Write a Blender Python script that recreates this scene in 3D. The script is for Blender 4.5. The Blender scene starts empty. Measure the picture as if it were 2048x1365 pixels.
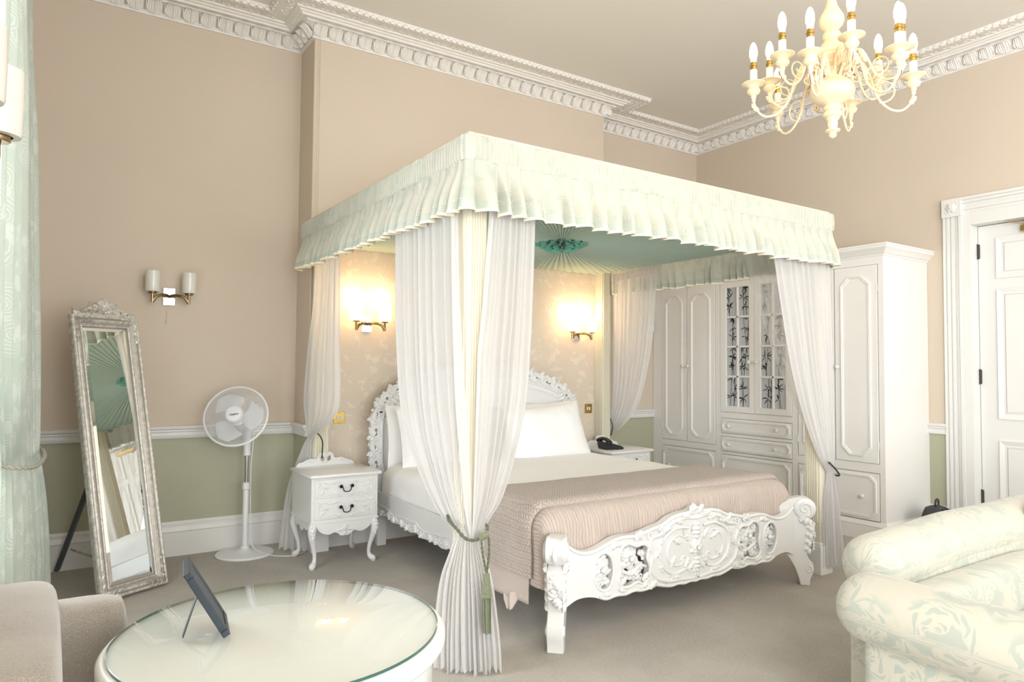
import bpy, math, random
from math import pi, sin, cos, radians, sqrt, atan2
from mathutils import Vector, Matrix
from mathutils.geometry import tessellate_polygon

SC = bpy.context.scene
COL = SC.collection
random.seed(7)

# ------------------------------------------------------------------ camera
cam_d = bpy.data.cameras.new('camera')
cam = bpy.data.objects.new('camera', cam_d)
COL.objects.link(cam)
CP = Vector((-1.20359, -5.42427, 1.34))
r_ = Vector((0.83269691, -0.5536668, 0.00830219))
u_ = Vector((-0.02836571, -0.02767797, 0.99921435))
f_ = Vector((0.55300203, 0.8322782, 0.03875251))
M = Matrix((r_, u_, -f_)).transposed().to_4x4()
M.translation = CP
cam.matrix_world = M
cam_d.sensor_width = 36
cam_d.lens = 24.412
cam_d.clip_start = 0.02
SC.camera = cam

# ------------------------------------------------------------------ light and exposure
SC.view_settings.view_transform = 'Standard'
SC.view_settings.look = 'None'
SC.view_settings.gamma = 1
SC.view_settings.use_curve_mapping = False
SC.view_settings.exposure = 0.34
w = bpy.data.worlds.new('world'); SC.world = w; w.use_nodes = True
w.node_tree.nodes['Background'].inputs[0].default_value = (0.80, 0.90, 1.0, 1)
w.node_tree.nodes['Background'].inputs[1].default_value = 2.0

def area(name, loc, direction, sx, sy, power, color):
    l = bpy.data.lights.new(name, 'AREA'); l.shape = 'RECTANGLE'; l.size = sx; l.size_y = sy
    l.energy = power; l.color = color
    o = bpy.data.objects.new(name, l); COL.objects.link(o)
    o.location = loc
    o.rotation_euler = Vector(direction).to_track_quat('-Z', 'Y').to_euler()
    return o
DAY = (0.96, 0.98, 1.0)
area('unseen_window_light', (-1.75, -2.15, 1.75), (1, 0, 0), 1.7, 2.8, 62, DAY)
area('unseen_window_light', (-1.75, -7.1, 1.75), (1, 0.12, 0), 1.7, 2.8, 270, DAY)  # lamp of the window added behind the camera to even out the light
for wx, pw in ((-0.25, 85), (1.75, 65), (3.75, 20)):  # unseen front windows, number and power chosen to flatten the light
    area('unseen_window_light', (wx, -8.95, 1.9), (0, 1, 0.0), 1.5, 2.9, pw, DAY)

# ------------------------------------------------------------------ colour and materials
def lin(c):
    return tuple((x/12.92 if x <= 0.04045 else ((x+0.055)/1.055)**2.4) for x in [v/255 for v in c]) + (1.0,)

class NT:
    """small helper round a node tree"""
    def __init__(s, name):
        s.m = bpy.data.materials.new(name); s.m.use_nodes = True
        s.t = s.m.node_tree; s.b = s.t.nodes['Principled BSDF']; s.out = s.t.nodes['Material Output']
    def n(s, kind, **kw):
        nd = s.t.nodes.new(kind)
        for k, v in kw.items():
            if k.startswith('i_'):
                key = k[2:]
                key = int(key) if key.isdigit() else key.replace('_', ' ')
                s.set(nd.inputs[key], v)
            else: setattr(nd, k, v)
        return nd
    def set(s, sock, v):
        if isinstance(v, bpy.types.NodeSocket): s.t.links.new(v, sock)
        else: sock.default_value = v
    def math(s, op, a, b=None, c=None):
        nd = s.t.nodes.new('ShaderNodeMath'); nd.operation = op
        s.set(nd.inputs[0], a)
        if b is not None: s.set(nd.inputs[1], b)
        if c is not None: s.set(nd.inputs[2], c)
        return nd.outputs[0]
    def mix(s, fac, a, b):
        nd = s.t.nodes.new('ShaderNodeMix'); nd.data_type = 'RGBA'
        s.set(nd.inputs[0], fac); s.set(nd.inputs[6], a); s.set(nd.inputs[7], b)
        return nd.outputs[2]
    def ramp(s, fac, lo, hi):
        nd = s.t.nodes.new('ShaderNodeMapRange'); nd.clamp = True
        s.set(nd.inputs[0], fac); nd.inputs[1].default_value = lo; nd.inputs[2].default_value = hi
        return nd.outputs[0]
    def bump(s, h, strength, dist=0.01):
        nd = s.t.nodes.new('ShaderNodeBump'); nd.inputs['Strength'].default_value = strength
        nd.inputs['Distance'].default_value = dist
        s.t.links.new(h, nd.inputs['Height']); s.t.links.new(nd.outputs[0], s.b.inputs['Normal'])
        return nd
    def objc(s): return s.n('ShaderNodeTexCoord').outputs['Object']
    def uv(s): return s.n('ShaderNodeTexCoord').outputs['UV']
    def noise(s, vec, scale, detail=3, rough=0.5):
        nd = s.n('ShaderNodeTexNoise'); s.set(nd.inputs['Vector'], vec)
        nd.inputs['Scale'].default_value = scale; nd.inputs['Detail'].default_value = detail
        nd.inputs['Roughness'].default_value = rough
        return nd.outputs[0]
    def sep(s, vec):
        nd = s.n('ShaderNodeSeparateXYZ'); s.set(nd.inputs[0], vec); return nd.outputs

def mat(name, col, rough=0.5, metal=0.0, spec=0.5, nscale=None, nstr=0.1, ndist=0.002, var=0.0, vscale=3, coat=0.0, sheen=0.0):
    k = NT(name); c = lin(col)
    k.b.inputs['Base Color'].default_value = c
    k.b.inputs['Roughness'].default_value = rough
    k.b.inputs['Metallic'].default_value = metal
    k.b.inputs['Specular IOR Level'].default_value = spec
    k.b.inputs['Coat Weight'].default_value = coat
    k.b.inputs['Sheen Weight'].default_value = sheen
    o = k.objc()
    nz = k.noise(o, nscale or 60, 3)
    if nscale: k.bump(nz, nstr, ndist)
    if var:
        n2 = k.noise(o, vscale, 4)
        d = tuple(x*(1-var) for x in c[:3]) + (1,)
        k.t.links.new(k.mix(k.ramp(n2, 0.3, 0.7), c, d), k.b.inputs['Base Color'])
    return k.m

MAT = {}
MAT['wall'] = mat('painted wall', (213, 199, 181), 0.75, nscale=350, nstr=0.12, ndist=0.001, var=0.025, vscale=1.5)
MAT['trim'] = mat('white trim paint', (230, 229, 225), 0.35, nscale=40, nstr=0.03, var=0.02)
MAT['plaster'] = mat('white plaster', (240, 236, 230), 0.6, nscale=180, nstr=0.35, ndist=0.002, var=0.03, vscale=20)
MAT['ceiling'] = mat('ceiling paint', (234, 229, 220), 0.8, nscale=90, nstr=0.04, var=0.02, vscale=1)
MAT['furn'] = mat('white lacquer', (229, 229, 227), 0.28, nscale=50, nstr=0.03, var=0.02, coat=0.2)
MAT['ward'] = mat('wardrobe paint', (238, 236, 231), 0.38, nscale=40, nstr=0.03, var=0.02)
MAT['cream'] = mat('cream paint', (222, 216, 196), 0.5, nscale=70, nstr=0.04, var=0.02)
MAT['linen'] = mat('white bed linen', (247, 246, 244), 0.8, nscale=14, nstr=0.25, ndist=0.012, sheen=0.2)
MAT['black'] = mat('black iron', (26, 26, 28), 0.4, metal=0.6, nscale=80)
MAT['blackplastic'] = mat('black plastic', (24, 24, 27), 0.35, nscale=200, nstr=0.05)
MAT['greyplastic'] = mat('grey plastic', (96, 100, 102), 0.4, nscale=200, nstr=0.05)
MAT['chrome'] = mat('chrome', (225, 225, 228), 0.12, metal=1.0)
MAT['bronze'] = mat('antique bronze', (150, 128, 96), 0.3, metal=1.0, var=0.15, vscale=30)
MAT['brass'] = mat('brass', (200, 168, 96), 0.25, metal=1.0, var=0.1, vscale=30)
MAT['plastic'] = mat('white plastic', (232, 232, 233), 0.35, nscale=100, nstr=0.02)
MAT['blade'] = mat('fan blade plastic', (214, 216, 218), 0.4)
MAT['cord'] = mat('olive cord', (112, 116, 92), 0.8, nscale=400, nstr=0.6, ndist=0.002, var=0.3, vscale=200)
MAT['tassel'] = mat('olive tassel silk', (122, 128, 100), 0.6, var=0.25, vscale=90, sheen=0.5)
MAT['rope'] = mat('silver rope', (196, 192, 176), 0.6, nscale=300, nstr=0.5, var=0.2, vscale=150)
MAT['darkcord'] = mat('dark cord', (70, 66, 60), 0.8)
MAT['teal'] = mat('teal ruffle cloth', (110, 184, 160), 0.7, var=0.25, vscale=40, sheen=0.3)
MAT['candle'] = mat('candle sleeve', (244, 240, 228), 0.5)
MAT['chand'] = mat('distressed cream enamel', (240, 220, 184), 0.5, nscale=60, nstr=0.1, var=0.10, vscale=18)
MAT['strut'] = mat('dark grey strut', (92, 98, 100), 0.6, var=0.1, vscale=15)
MAT['navy'] = mat('dark navy frame', (38, 50, 60), 0.4, nscale=90, nstr=0.05)
MAT['copper'] = mat('copper foil card', (196, 150, 120), 0.3, metal=0.7)
MAT['tabletop'] = mat('white painted top', (240, 241, 236), 0.3)
MAT['pack'] = mat('backpack nylon', (58, 62, 64), 0.6, nscale=300, nstr=0.3, var=0.2, vscale=20)
MAT['packgrey'] = mat('backpack mesh', (112, 118, 120), 0.7, nscale=400, nstr=0.4)
MAT['ink'] = mat('dark print', (50, 46, 44), 0.6)
MAT['label'] = mat('pale card', (225, 226, 224), 0.6)

def glow(name, col, strength, base=(255, 250, 240)):
    k = NT(name)
    k.b.inputs['Base Color'].default_value = lin(base)
    k.b.inputs['Emission Color'].default_value = lin(col)
    k.b.inputs['Emission Strength'].default_value = strength
    k.b.inputs['Roughness'].default_value = 0.3
    return k.m
MAT['lit'] = glow('lit opal glass', (255, 200, 132), 6.5)
MAT['bulb'] = glow('lit candle bulb', (255, 208, 150), 13.0)
MAT['unlit'] = mat('opal glass', (226, 224, 216), 0.15, spec=0.6)
def glassy(name, tint, gloss=0.08, fresnel=1.35):
    k = NT(name); t = k.t
    t.nodes.remove(k.b)
    tr = k.n('ShaderNodeBsdfTransparent'); tr.inputs[0].default_value = tint
    gl = k.n('ShaderNodeBsdfGlossy'); gl.inputs['Roughness'].default_value = gloss
    fr0 = k.n('ShaderNodeFresnel'); fr0.inputs[0].default_value = fresnel; gm = k.n('ShaderNodeNewGeometry')
    fr = k.math('MULTIPLY', fr0.outputs[0], k.math('SUBTRACT', 1.0, gm.outputs['Backfacing']))
    mx = k.n('ShaderNodeMixShader')
    t.links.new(fr, mx.inputs[0]); t.links.new(tr.outputs[0], mx.inputs[1]); t.links.new(gl.outputs[0], mx.inputs[2])
    t.links.new(mx.outputs[0], k.out.inputs[0])
    return k.m
MAT['glass'] = glassy('clear glass', (0.985, 0.995, 0.99, 1), 0.012, 1.5)
MAT['glassedge'] = mat('green glass edge', (60, 96, 92), 0.1)
def mirror_mat():
    k = NT('mirror glass')
    k.b.inputs['Base Color'].default_value = (0.9, 0.93, 0.92, 1); k.b.inputs['Metallic'].default_value = 1
    k.b.inputs['Roughness'].default_value = 0.01
    return k.m
MAT['mirror'] = mirror_mat()

def carpet():
    k = NT('taupe carpet'); o = k.objc()
    n1 = k.noise(o, 230, 3, 0.75); n2 = k.noise(o, 1.6, 6, 0.65); n3 = k.noise(o, 75, 3, 0.6)
    c = k.mix(k.ramp(n1, 0.3, 0.7), lin((122, 113, 101)), lin((214, 207, 193)))
    c2 = k.mix(k.math('MULTIPLY', k.ramp(n3, 0.4, 0.6), .5), c, lin((150, 141, 128)))
    c3 = k.mix(k.math('MULTIPLY', k.ramp(n2, 0.42, 0.62), 0.45), c2, lin((204, 196, 181)))
    k.t.links.new(c3, k.b.inputs['Base Color']); k.b.inputs['Roughness'].default_value = 0.95
    k.b.inputs['Sheen Weight'].default_value = 0.3
    k.bump(n1, 0.8, 0.006)
    return k.m
MAT['carpet'] = carpet()

def dado():
    k = NT('sage diaper wallpaper'); x, y, z = k.sep(k.objc())[:3]
    h = k.math('ADD', x, y)
    a = k.math('SINE', k.math('MULTIPLY', k.math('ADD', h, z), 330)); b = k.math('SINE', k.math('MULTIPLY', k.math('SUBTRACT', h, z), 330))
    d = k.math('MULTIPLY', a, b)
    c = k.mix(k.ramp(d, 0.2, 0.8), lin((174, 173, 149)), lin((200, 199, 176)))
    k.t.links.new(c, k.b.inputs['Base Color']); k.b.inputs['Roughness'].default_value = 0.55
    k.bump(d, 0.3, 0.001)
    return k.m
MAT['dado'] = dado()

def spiral(k, vec, scale, freq, arms=1.0, petal=0):
    """swirl rings round the cells of a 2D voronoi, 0..1"""
    v = k.n('ShaderNodeTexVoronoi'); v.voronoi_dimensions = '2D'; v.inputs['Scale'].default_value = scale
    v.inputs['Randomness'].default_value = 0.75
    k.set(v.inputs['Vector'], vec)
    sub = k.n('ShaderNodeVectorMath'); sub.operation = 'SUBTRACT'
    k.set(sub.inputs[0], vec); k.t.links.new(v.outputs['Position'], sub.inputs[1])
    x, y, _ = k.sep(sub.outputs[0])[:3]
    ang = k.math('ARCTAN2', y, x)
    s = k.math('SINE', k.math('ADD', k.math('MULTIPLY', v.outputs['Distance'], freq), k.math('MULTIPLY', ang, arms)))
    if petal: s = k.math('MULTIPLY', s, k.math('COSINE', k.math('ADD', k.math('MULTIPLY', ang, petal), k.math('MULTIPLY', v.outputs['Distance'], freq*.35))))
    return s, v.outputs['Distance']

def damask(name, ground, fig, scale, freq, warp=0.05, amount=0.8, rough=0.6, trans=0.0, bump=0.15, arms=1.0, lo=0.25, hi=0.75, objspace=False, petal=0):
    k = NT(name); base = k.objc() if objspace else k.uv()
    nz = k.n('ShaderNodeTexNoise'); nz.inputs['Scale'].default_value = scale*1.6; nz.inputs['Detail'].default_value = 2
    k.set(nz.inputs['Vector'], base)
    sc = k.n('ShaderNodeVectorMath'); sc.operation = 'SCALE'; k.t.links.new(nz.outputs['Color'], sc.inputs[0]); sc.inputs['Scale'].default_value = warp
    ad = k.n('ShaderNodeVectorMath'); ad.operation = 'ADD'; k.set(ad.inputs[0], base); k.t.links.new(sc.outputs[0], ad.inputs[1])
    s, dist = spiral(k, ad.outputs[0], scale, freq, arms, petal)
    leaf = k.noise(ad.outputs[0], scale*2.2, 1)
    f = k.math('MAXIMUM', k.ramp(s, lo, hi), k.ramp(leaf, 0.56, 0.6))
    mask = k.ramp(dist, 0.56, 0.42)
    f2 = k.math('MULTIPLY', k.math('MULTIPLY', f, mask), amount)
    c = k.mix(f2, lin(ground), lin(fig))
    k.t.links.new(c, k.b.inputs['Base Color']); k.b.inputs['Roughness'].default_value = rough
    k.b.inputs['Sheen Weight'].default_value = 0.25
    k.bump(f2, bump, 0.002)
    if trans:
        tl = k.n('ShaderNodeBsdfTranslucent'); k.t.links.new(c, tl.inputs[0])
        mx = k.n('ShaderNodeMixShader'); mx.inputs[0].default_value = trans
        k.t.links.new(k.b.outputs[0], mx.inputs[1]); k.t.links.new(tl.outputs[0], mx.inputs[2]); k.t.links.new(mx.outputs[0], k.out.inputs[0])
    return k.m
MAT['valance'] = damask('swirl valance fabric', (212, 211, 197), (182, 195, 183), 6.5, 85, 0.05, 0.55, trans=0.15)
MAT['valband'] = mat('sage valance band', (194, 201, 189), 0.7, var=0.1, vscale=12)
MAT['piping'] = mat('cream piping', (250, 238, 212), 0.6)
MAT['drape'] = damask('pale green swirl curtain', (200, 210, 199), (228, 233, 227), 6.0, 75, 0.05, 0.65, trans=0.05)
MAT['sofa'] = damask('cream damask upholstery', (187, 183, 167), (161, 168, 157), 5.5, 46, 0.10, 0.85, bump=0.2, arms=2.0, lo=0.12, hi=0.35, petal=4)
MAT['inset'] = damask('ivory relief wallpaper', (222, 208, 190), (234, 223, 207), 7.0, 60, 0.10, 0.8, bump=0.5, arms=2.0, petal=5)

def sheer(name, density, col=(236, 235, 234), soft=0.45):
    k = NT(name); t = k.t; t.nodes.remove(k.b)
    tr = k.n('ShaderNodeBsdfTransparent')
    df = k.n('ShaderNodeBsdfDiffuse'); df.inputs[0].default_value = lin(col)
    tl = k.n('ShaderNodeBsdfTranslucent'); tl.inputs[0].default_value = lin(col)
    m1 = k.n('ShaderNodeMixShader'); m1.inputs[0].default_value = soft
    t.links.new(df.outputs[0], m1.inputs[1]); t.links.new(tl.outputs[0], m1.inputs[2])
    m2 = k.n('ShaderNodeMixShader')
    wv = k.noise(k.uv(), 60, 2)
    # a sheer looks denser where it is seen edge-on
    lw = k.n('ShaderNodeLayerWeight'); lw.inputs[0].default_value = 0.35
    d = k.math('MINIMUM', k.math('ADD', k.math('ADD', k.math('MULTIPLY', wv, 0.06), density), k.math('MULTIPLY', lw.outputs['Facing'], 0.35)), 0.99)
    t.links.new(d, m2.inputs[0]); t.links.new(tr.outputs[0], m2.inputs[1]); t.links.new(m1.outputs[0], m2.inputs[2])
    t.links.new(m2.outputs[0], k.out.inputs[0])
    return k.m
MAT['sheer'] = sheer('white voile', 0.74)
MAT['sheerthin'] = sheer('thin white voile', 0.40)
MAT['sheerwarm'] = sheer('white voile at the wall', 0.70, (242, 241, 240))

def velvet():
    k = NT('taupe velvet'); o = k.objc(); n = k.noise(o, 300, 2, 0.7); n2 = k.noise(o, 5, 3)
    c = k.mix(k.ramp(n, 0.3, 0.7), lin((126, 118, 107)), lin((166, 158, 146)))
    c = k.mix(k.math('MULTIPLY', k.ramp(n2, 0.4, 0.65), 0.35), c, lin((186, 178, 166)))
    k.t.links.new(c, k.b.inputs['Base Color']); k.b.inputs['Roughness'].default_value = 0.9
    k.b.inputs['Sheen Weight'].default_value = 0.6; k.bump(n, 0.5, 0.003)
    return k.m
MAT['velvet'] = velvet()

def pleat_cloth():
    k = NT('mint ceiling cloth')
    c = lin((196, 218, 206)); k.b.inputs['Base Color'].default_value = c; k.b.inputs['Roughness'].default_value = 0.7
    k.bump(k.noise(k.objc(), 200, 2), 0.1, 0.001)
    tl = k.n('ShaderNodeBsdfTranslucent'); tl.inputs[0].default_value = c
    mx = k.n('ShaderNodeMixShader'); mx.inputs[0].default_value = 0.25
    k.t.links.new(k.b.outputs[0], mx.inputs[1]); k.t.links.new(tl.outputs[0], mx.inputs[2]); k.t.links.new(mx.outputs[0], k.out.inputs[0])
    return k.m
MAT['mint'] = pleat_cloth()

def cable(name, cw, pitch, slope, strength):
    """knitted chevrons in the bedspread's own UVs, metres"""
    k = NT(name); x, y, _ = k.sep(k.uv())[:3]
    nz = k.noise(k.uv(), 9, 2)
    ww = k.math('MULTIPLY', nz, 0.02)
    fx = k.math('ABSOLUTE', k.math('SUBTRACT', k.math('FRACT', k.math('DIVIDE', k.math('ADD', y, ww), cw)), 0.5))
    ph = k.math('ADD', k.math('DIVIDE', x, pitch), k.math('MULTIPLY', fx, slope))
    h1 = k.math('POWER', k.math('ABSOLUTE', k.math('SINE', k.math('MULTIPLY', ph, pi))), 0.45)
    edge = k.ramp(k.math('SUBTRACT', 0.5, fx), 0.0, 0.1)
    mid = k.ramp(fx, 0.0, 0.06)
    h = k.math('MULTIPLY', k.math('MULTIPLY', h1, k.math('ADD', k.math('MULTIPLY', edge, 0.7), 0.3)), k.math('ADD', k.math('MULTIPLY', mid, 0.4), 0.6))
    c = k.mix(h, lin((170, 152, 142)), lin((196, 182, 171)))  # shade in the creases is also mixed into the colour
    k.t.links.new(c, k.b.inputs['Base Color']); k.b.inputs['Roughness'].default_value = 0.85
    k.b.inputs['Sheen Weight'].default_value = 0.3
    k.bump(h, strength, 0.012)
    return k.m
MAT['cable'] = cable('mauve cable quilting', 0.034, 0.022, 2.2, 0.55)
def rib():
    k = NT('mauve crinkle quilting'); x, y, _ = k.sep(k.uv())[:3]
    mp_ = k.n('ShaderNodeMapping'); k.set(mp_.inputs[0], k.uv()); mp_.inputs['Scale'].default_value = (9, 30, 1)
    nz = k.noise(mp_.outputs[0], 1.0, 2)
    h = k.math('POWER', k.math('ABSOLUTE', k.math('SINE', k.math('MULTIPLY', k.math('ADD', k.math('DIVIDE', y, .019), k.math('MULTIPLY', nz, 1.9)), pi))), 0.4)
    k.t.links.new(k.mix(h, lin((172, 155, 145)), lin((196, 182, 171))), k.b.inputs['Base Color']); k.b.inputs['Roughness'].default_value = 0.85; k.b.inputs['Sheen Weight'].default_value = 0.3  # crinkle creases get a darker colour for their shade, besides the bump
    k.bump(h, 0.55, 0.006)
    return k.m
MAT['rib'] = rib()
MAT['satin'] = mat('mauve satin border', (194, 180, 169), 0.5, nscale=30, nstr=0.1, sheen=0.3)

def antique():
    k = NT('antique silver leaf'); o = k.objc(); g = k.n('ShaderNodeNewGeometry')
    n = k.noise(o, 45, 4, 0.6)
    c = k.mix(k.ramp(n, 0.42, 0.62), lin((190, 186, 178)), lin((226, 222, 213)))
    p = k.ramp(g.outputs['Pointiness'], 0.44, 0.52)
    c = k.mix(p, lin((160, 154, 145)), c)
    k.t.links.new(c, k.b.inputs['Base Color']); k.b.inputs['Roughness'].default_value = 0.38; k.b.inputs['Metallic'].default_value = 0.35
    k.bump(n, 0.2, 0.002)
    return k.m
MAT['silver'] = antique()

def pane_mat():
    k = NT('frosted pane'); k.b.inputs['Base Color'].default_value = lin((190, 194, 196)); k.b.inputs['Roughness'].default_value = 0.18
    k.bump(k.noise(k.objc(), 40, 2), 0.05)
    return k.m
MAT['pane'] = pane_mat()

# ------------------------------------------------------------------ mesh helpers
class G:
    def __init__(s): s.v = []; s.f = []; s.m = []; s.uv = {}
    def add(s, vs, fs, mi=0, uvs=None):
        b = len(s.v); s.v += [tuple(p) for p in vs]
        for f in fs:
            s.f.append([b+i for i in f]); s.m.append(mi)
        if uvs:
            for i, t in enumerate(uvs): s.uv[b+i] = t
        return s
    def box(s, a, b, mi=0, mt=None):
        x0, y0, z0 = a; x1, y1, z1 = b
        if x0 > x1: x0, x1 = x1, x0
        if y0 > y1: y0, y1 = y1, y0
        if z0 > z1: z0, z1 = z1, z0
        vs = [(x0,y0,z0),(x1,y0,z0),(x1,y1,z0),(x0,y1,z0),(x0,y0,z1),(x1,y0,z1),(x1,y1,z1),(x0,y1,z1)]
        if mt: vs = [mt @ Vector(p) for p in vs]
        return s.add(vs, [(0,3,2,1),(4,5,6,7),(0,1,5,4),(1,2,6,5),(2,3,7,6),(3,0,4,7)], mi)
    def tube(s, pts, rad, k=8, mi=0, flat=1.0, up=None, cap=True, closed=False):
        pts = [Vector(p) for p in pts]; n = len(pts)
        if not hasattr(rad, '__len__'): rad = [rad]*n
        vs = []; prev = None
        for i, p in enumerate(pts):
            if closed: t = pts[(i+1) % n]-pts[i-1]
            else: t = pts[min(i+1, n-1)]-pts[max(i-1, 0)]
            t = t.normalized() if t.length > 1e-9 else Vector((0, 0, 1))
            if up is not None: a = Vector(up) - t*t.dot(Vector(up))
            elif prev is None:
                a = Vector((0, 0, 1)) if abs(t.z) < 0.9 else Vector((1, 0, 0)); a = a - t*t.dot(a)
            else: a = prev - t*t.dot(prev)
            if a.length < 1e-6: a = t.orthogonal()
            a.normalize(); prev = a; b = t.cross(a)
            for j in range(k):
                th = 2*pi*j/k
                vs.append(p + a*(cos(th)*rad[i]*flat) + b*(sin(th)*rad[i]))
        fs = []
        for i in range(n if closed else n-1):
            i2 = (i+1) % n
            for j in range(k):
                fs.append((i*k+j, i*k+(j+1) % k, i2*k+(j+1) % k, i2*k+j))
        if cap and not closed:
            fs.append(tuple(range(k-1, -1, -1))); fs.append(tuple((n-1)*k+j for j in range(k)))
        return s.add(vs, fs, mi)
    def lathe(s, prof, k=24, c=(0,0,0), mi=0, mt=None, cap=True):
        vs = []
        for r, z in prof:
            for j in range(k):
                th = 2*pi*j/k; p = Vector((c[0]+r*cos(th), c[1]+r*sin(th), c[2]+z))
                vs.append(mt @ p if mt else p)
        n = len(prof); fs = []
        for i in range(n-1):
            for j in range(k): fs.append((i*k+j, i*k+(j+1) % k, (i+1)*k+(j+1) % k, (i+1)*k+j))
        if cap:
            fs.append(tuple(range(k-1, -1, -1))); fs.append(tuple((n-1)*k+j for j in range(k)))
        return s.add(vs, fs, mi)
    def ball(s, c, r, k=10, mi=0):
        if not hasattr(r, '__len__'): r = (r, r, r)
        vs = [(c[0], c[1], c[2]-r[2])]; h = max(4, k//2)
        for i in range(1, h):
            ph = -pi/2+pi*i/h
            for j in range(k): vs.append((c[0]+r[0]*cos(ph)*cos(2*pi*j/k), c[1]+r[1]*cos(ph)*sin(2*pi*j/k), c[2]+r[2]*sin(ph)))
        vs.append((c[0], c[1], c[2]+r[2])); fs = []
        for j in range(k): fs.append((0, 1+(j+1) % k, 1+j))
        for i in range(h-2):
            for j in range(k): fs.append((1+i*k+j, 1+i*k+(j+1) % k, 1+(i+1)*k+(j+1) % k, 1+(i+1)*k+j))
        t = 1+(h-2)*k
        for j in range(k): fs.append((t+j, t+(j+1) % k, len(vs)-1))
        return s.add(vs, fs, mi)
    def surf(s, nu, nv, fn, mi=0, uv=None, closeu=False):
        """grid of points fn(i/nu, j/nv)"""
        vs = []; uvs = []
        cu = nu if closeu else nu+1
        for j in range(nv+1):
            for i in range(cu):
                vs.append(fn(i/nu, j/nv))
                if uv: uvs.append(uv(i/nu, j/nv))
        fs = []
        for j in range(nv):
            for i in range(nu):
                i2 = (i+1) % cu
                fs.append((j*cu+i, j*cu+i2, (j+1)*cu+i2, (j+1)*cu+i))
        return s.add(vs, fs, mi, uvs if uv else None)
    def panel(s, outline, holes, w0, w1, mp, mi=0):
        """flat sheet with holes, thickness w0..w1, mapped by mp(u,v,w)"""
        loops = [outline]+holes
        tri = tessellate_polygon([[Vector((p[0], p[1], 0)) for p in l] for l in loops])
        flat = [p for l in loops for p in l]; n = len(flat)
        vs = [mp(p[0], p[1], w0) for p in flat]+[mp(p[0], p[1], w1) for p in flat]
        fs = [tuple(t) for t in tri]+[tuple(n+i for i in reversed(t)) for t in tri]
        b = 0
        for l in loops:
            for i in range(len(l)):
                j = (i+1) % len(l); fs.append((b+i, b+j, n+b+j, n+b+i))
            b += len(l)
        return s.add(vs, fs, mi)
    def build(s, name, mats, parent=None, smooth=35, bevel=0.0, off=None, link=True):
        me = bpy.data.meshes.new(name)
        vs = s.v if off is None else [(p[0]-off[0], p[1]-off[1], p[2]-off[2]) for p in s.v]
        me.from_pydata(vs, [], s.f)
        if not isinstance(mats, (list, tuple)): mats = [mats]
        for m in mats: me.materials.append(MAT[m])
        if any(s.m): me.polygons.foreach_set('material_index', s.m)
        if s.uv:
            l = me.uv_layers.new(name='UVMap')
            idx = [0]*len(me.loops); me.loops.foreach_get('vertex_index', idx)
            l.data.foreach_set('uv', [c for i in idx for c in s.uv.get(i, (0, 0))])
        if smooth:
            me.shade_smooth()
            if smooth < 180: me.set_sharp_from_angle(angle=radians(smooth))
        me.validate()
        o = bpy.data.objects.new(name, me)
        if link: COL.objects.link(o)
        if parent: o.parent = parent
        if bevel:
            b = o.modifiers.new('bevel', 'BEVEL'); b.width = bevel; b.segments = 2; b.limit_method = 'ANGLE'; b.angle_limit = radians(40)
        return o

def fixn(o):
    """consistent outward normals for a built mesh"""
    import bmesh
    bm = bmesh.new(); bm.from_mesh(o.data); bmesh.ops.recalc_face_normals(bm, faces=bm.faces); bm.to_mesh(o.data); bm.free()
    return o
def tag(o, label=None, cat=None, group=None, kind=None):
    if label: o['label'] = label
    if cat: o['category'] = cat
    if group: o['group'] = group
    if kind: o['kind'] = kind
    return o
def thing(name, label, cat, loc=(0,0,0), rz=0.0, group=None):
    o = bpy.data.objects.new(name, None); COL.objects.link(o); o.empty_display_size = 0.1
    o.location = loc; o.rotation_euler = (0, 0, rz)
    return tag(o, label, cat, group)
def struct(o): o['kind'] = 'structure'; return o
def copy_tree(o, parent=None):
    c = o.copy(); COL.objects.link(c)
    if parent: c.parent = parent
    for ch in list(o.children): copy_tree(ch, c)
    return c

def cr(pts, per=6, closed=False):
    """catmull-rom through points of any dimension"""
    n = len(pts); out = []
    rng = n if closed else n-1
    for i in range(rng):
        if closed: p0, p1, p2, p3 = pts[i-1], pts[i], pts[(i+1) % n], pts[(i+2) % n]
        else: p0, p1, p2, p3 = pts[max(i-1,0)], pts[i], pts[i+1], pts[min(i+2, n-1)]
        for k in range(per):
            t = k/per
            out.append(tuple(0.5*((2*b)+(-a+c)*t+(2*a-5*b+4*c-d)*t*t+(-a+3*b-3*c+d)*t**3) for a, b, c, d in zip(p0, p1, p2, p3)))
    if not closed: out.append(tuple(pts[-1]))
    return out
def lerp(a, b, t): return a+(b-a)*t
def sm(t): t = max(0, min(1, t)); return t*t*(3-2*t)
def circ(cx, cy, rx, ry=None, n=20, a0=0, tilt=0):
    ry = ry or rx; o = []
    for i in range(n):
        t = a0+2*pi*i/n; x, y = rx*cos(t), ry*sin(t)
        o.append((cx+x*cos(tilt)-y*sin(tilt), cy+x*sin(tilt)+y*cos(tilt)))
    return o

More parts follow.
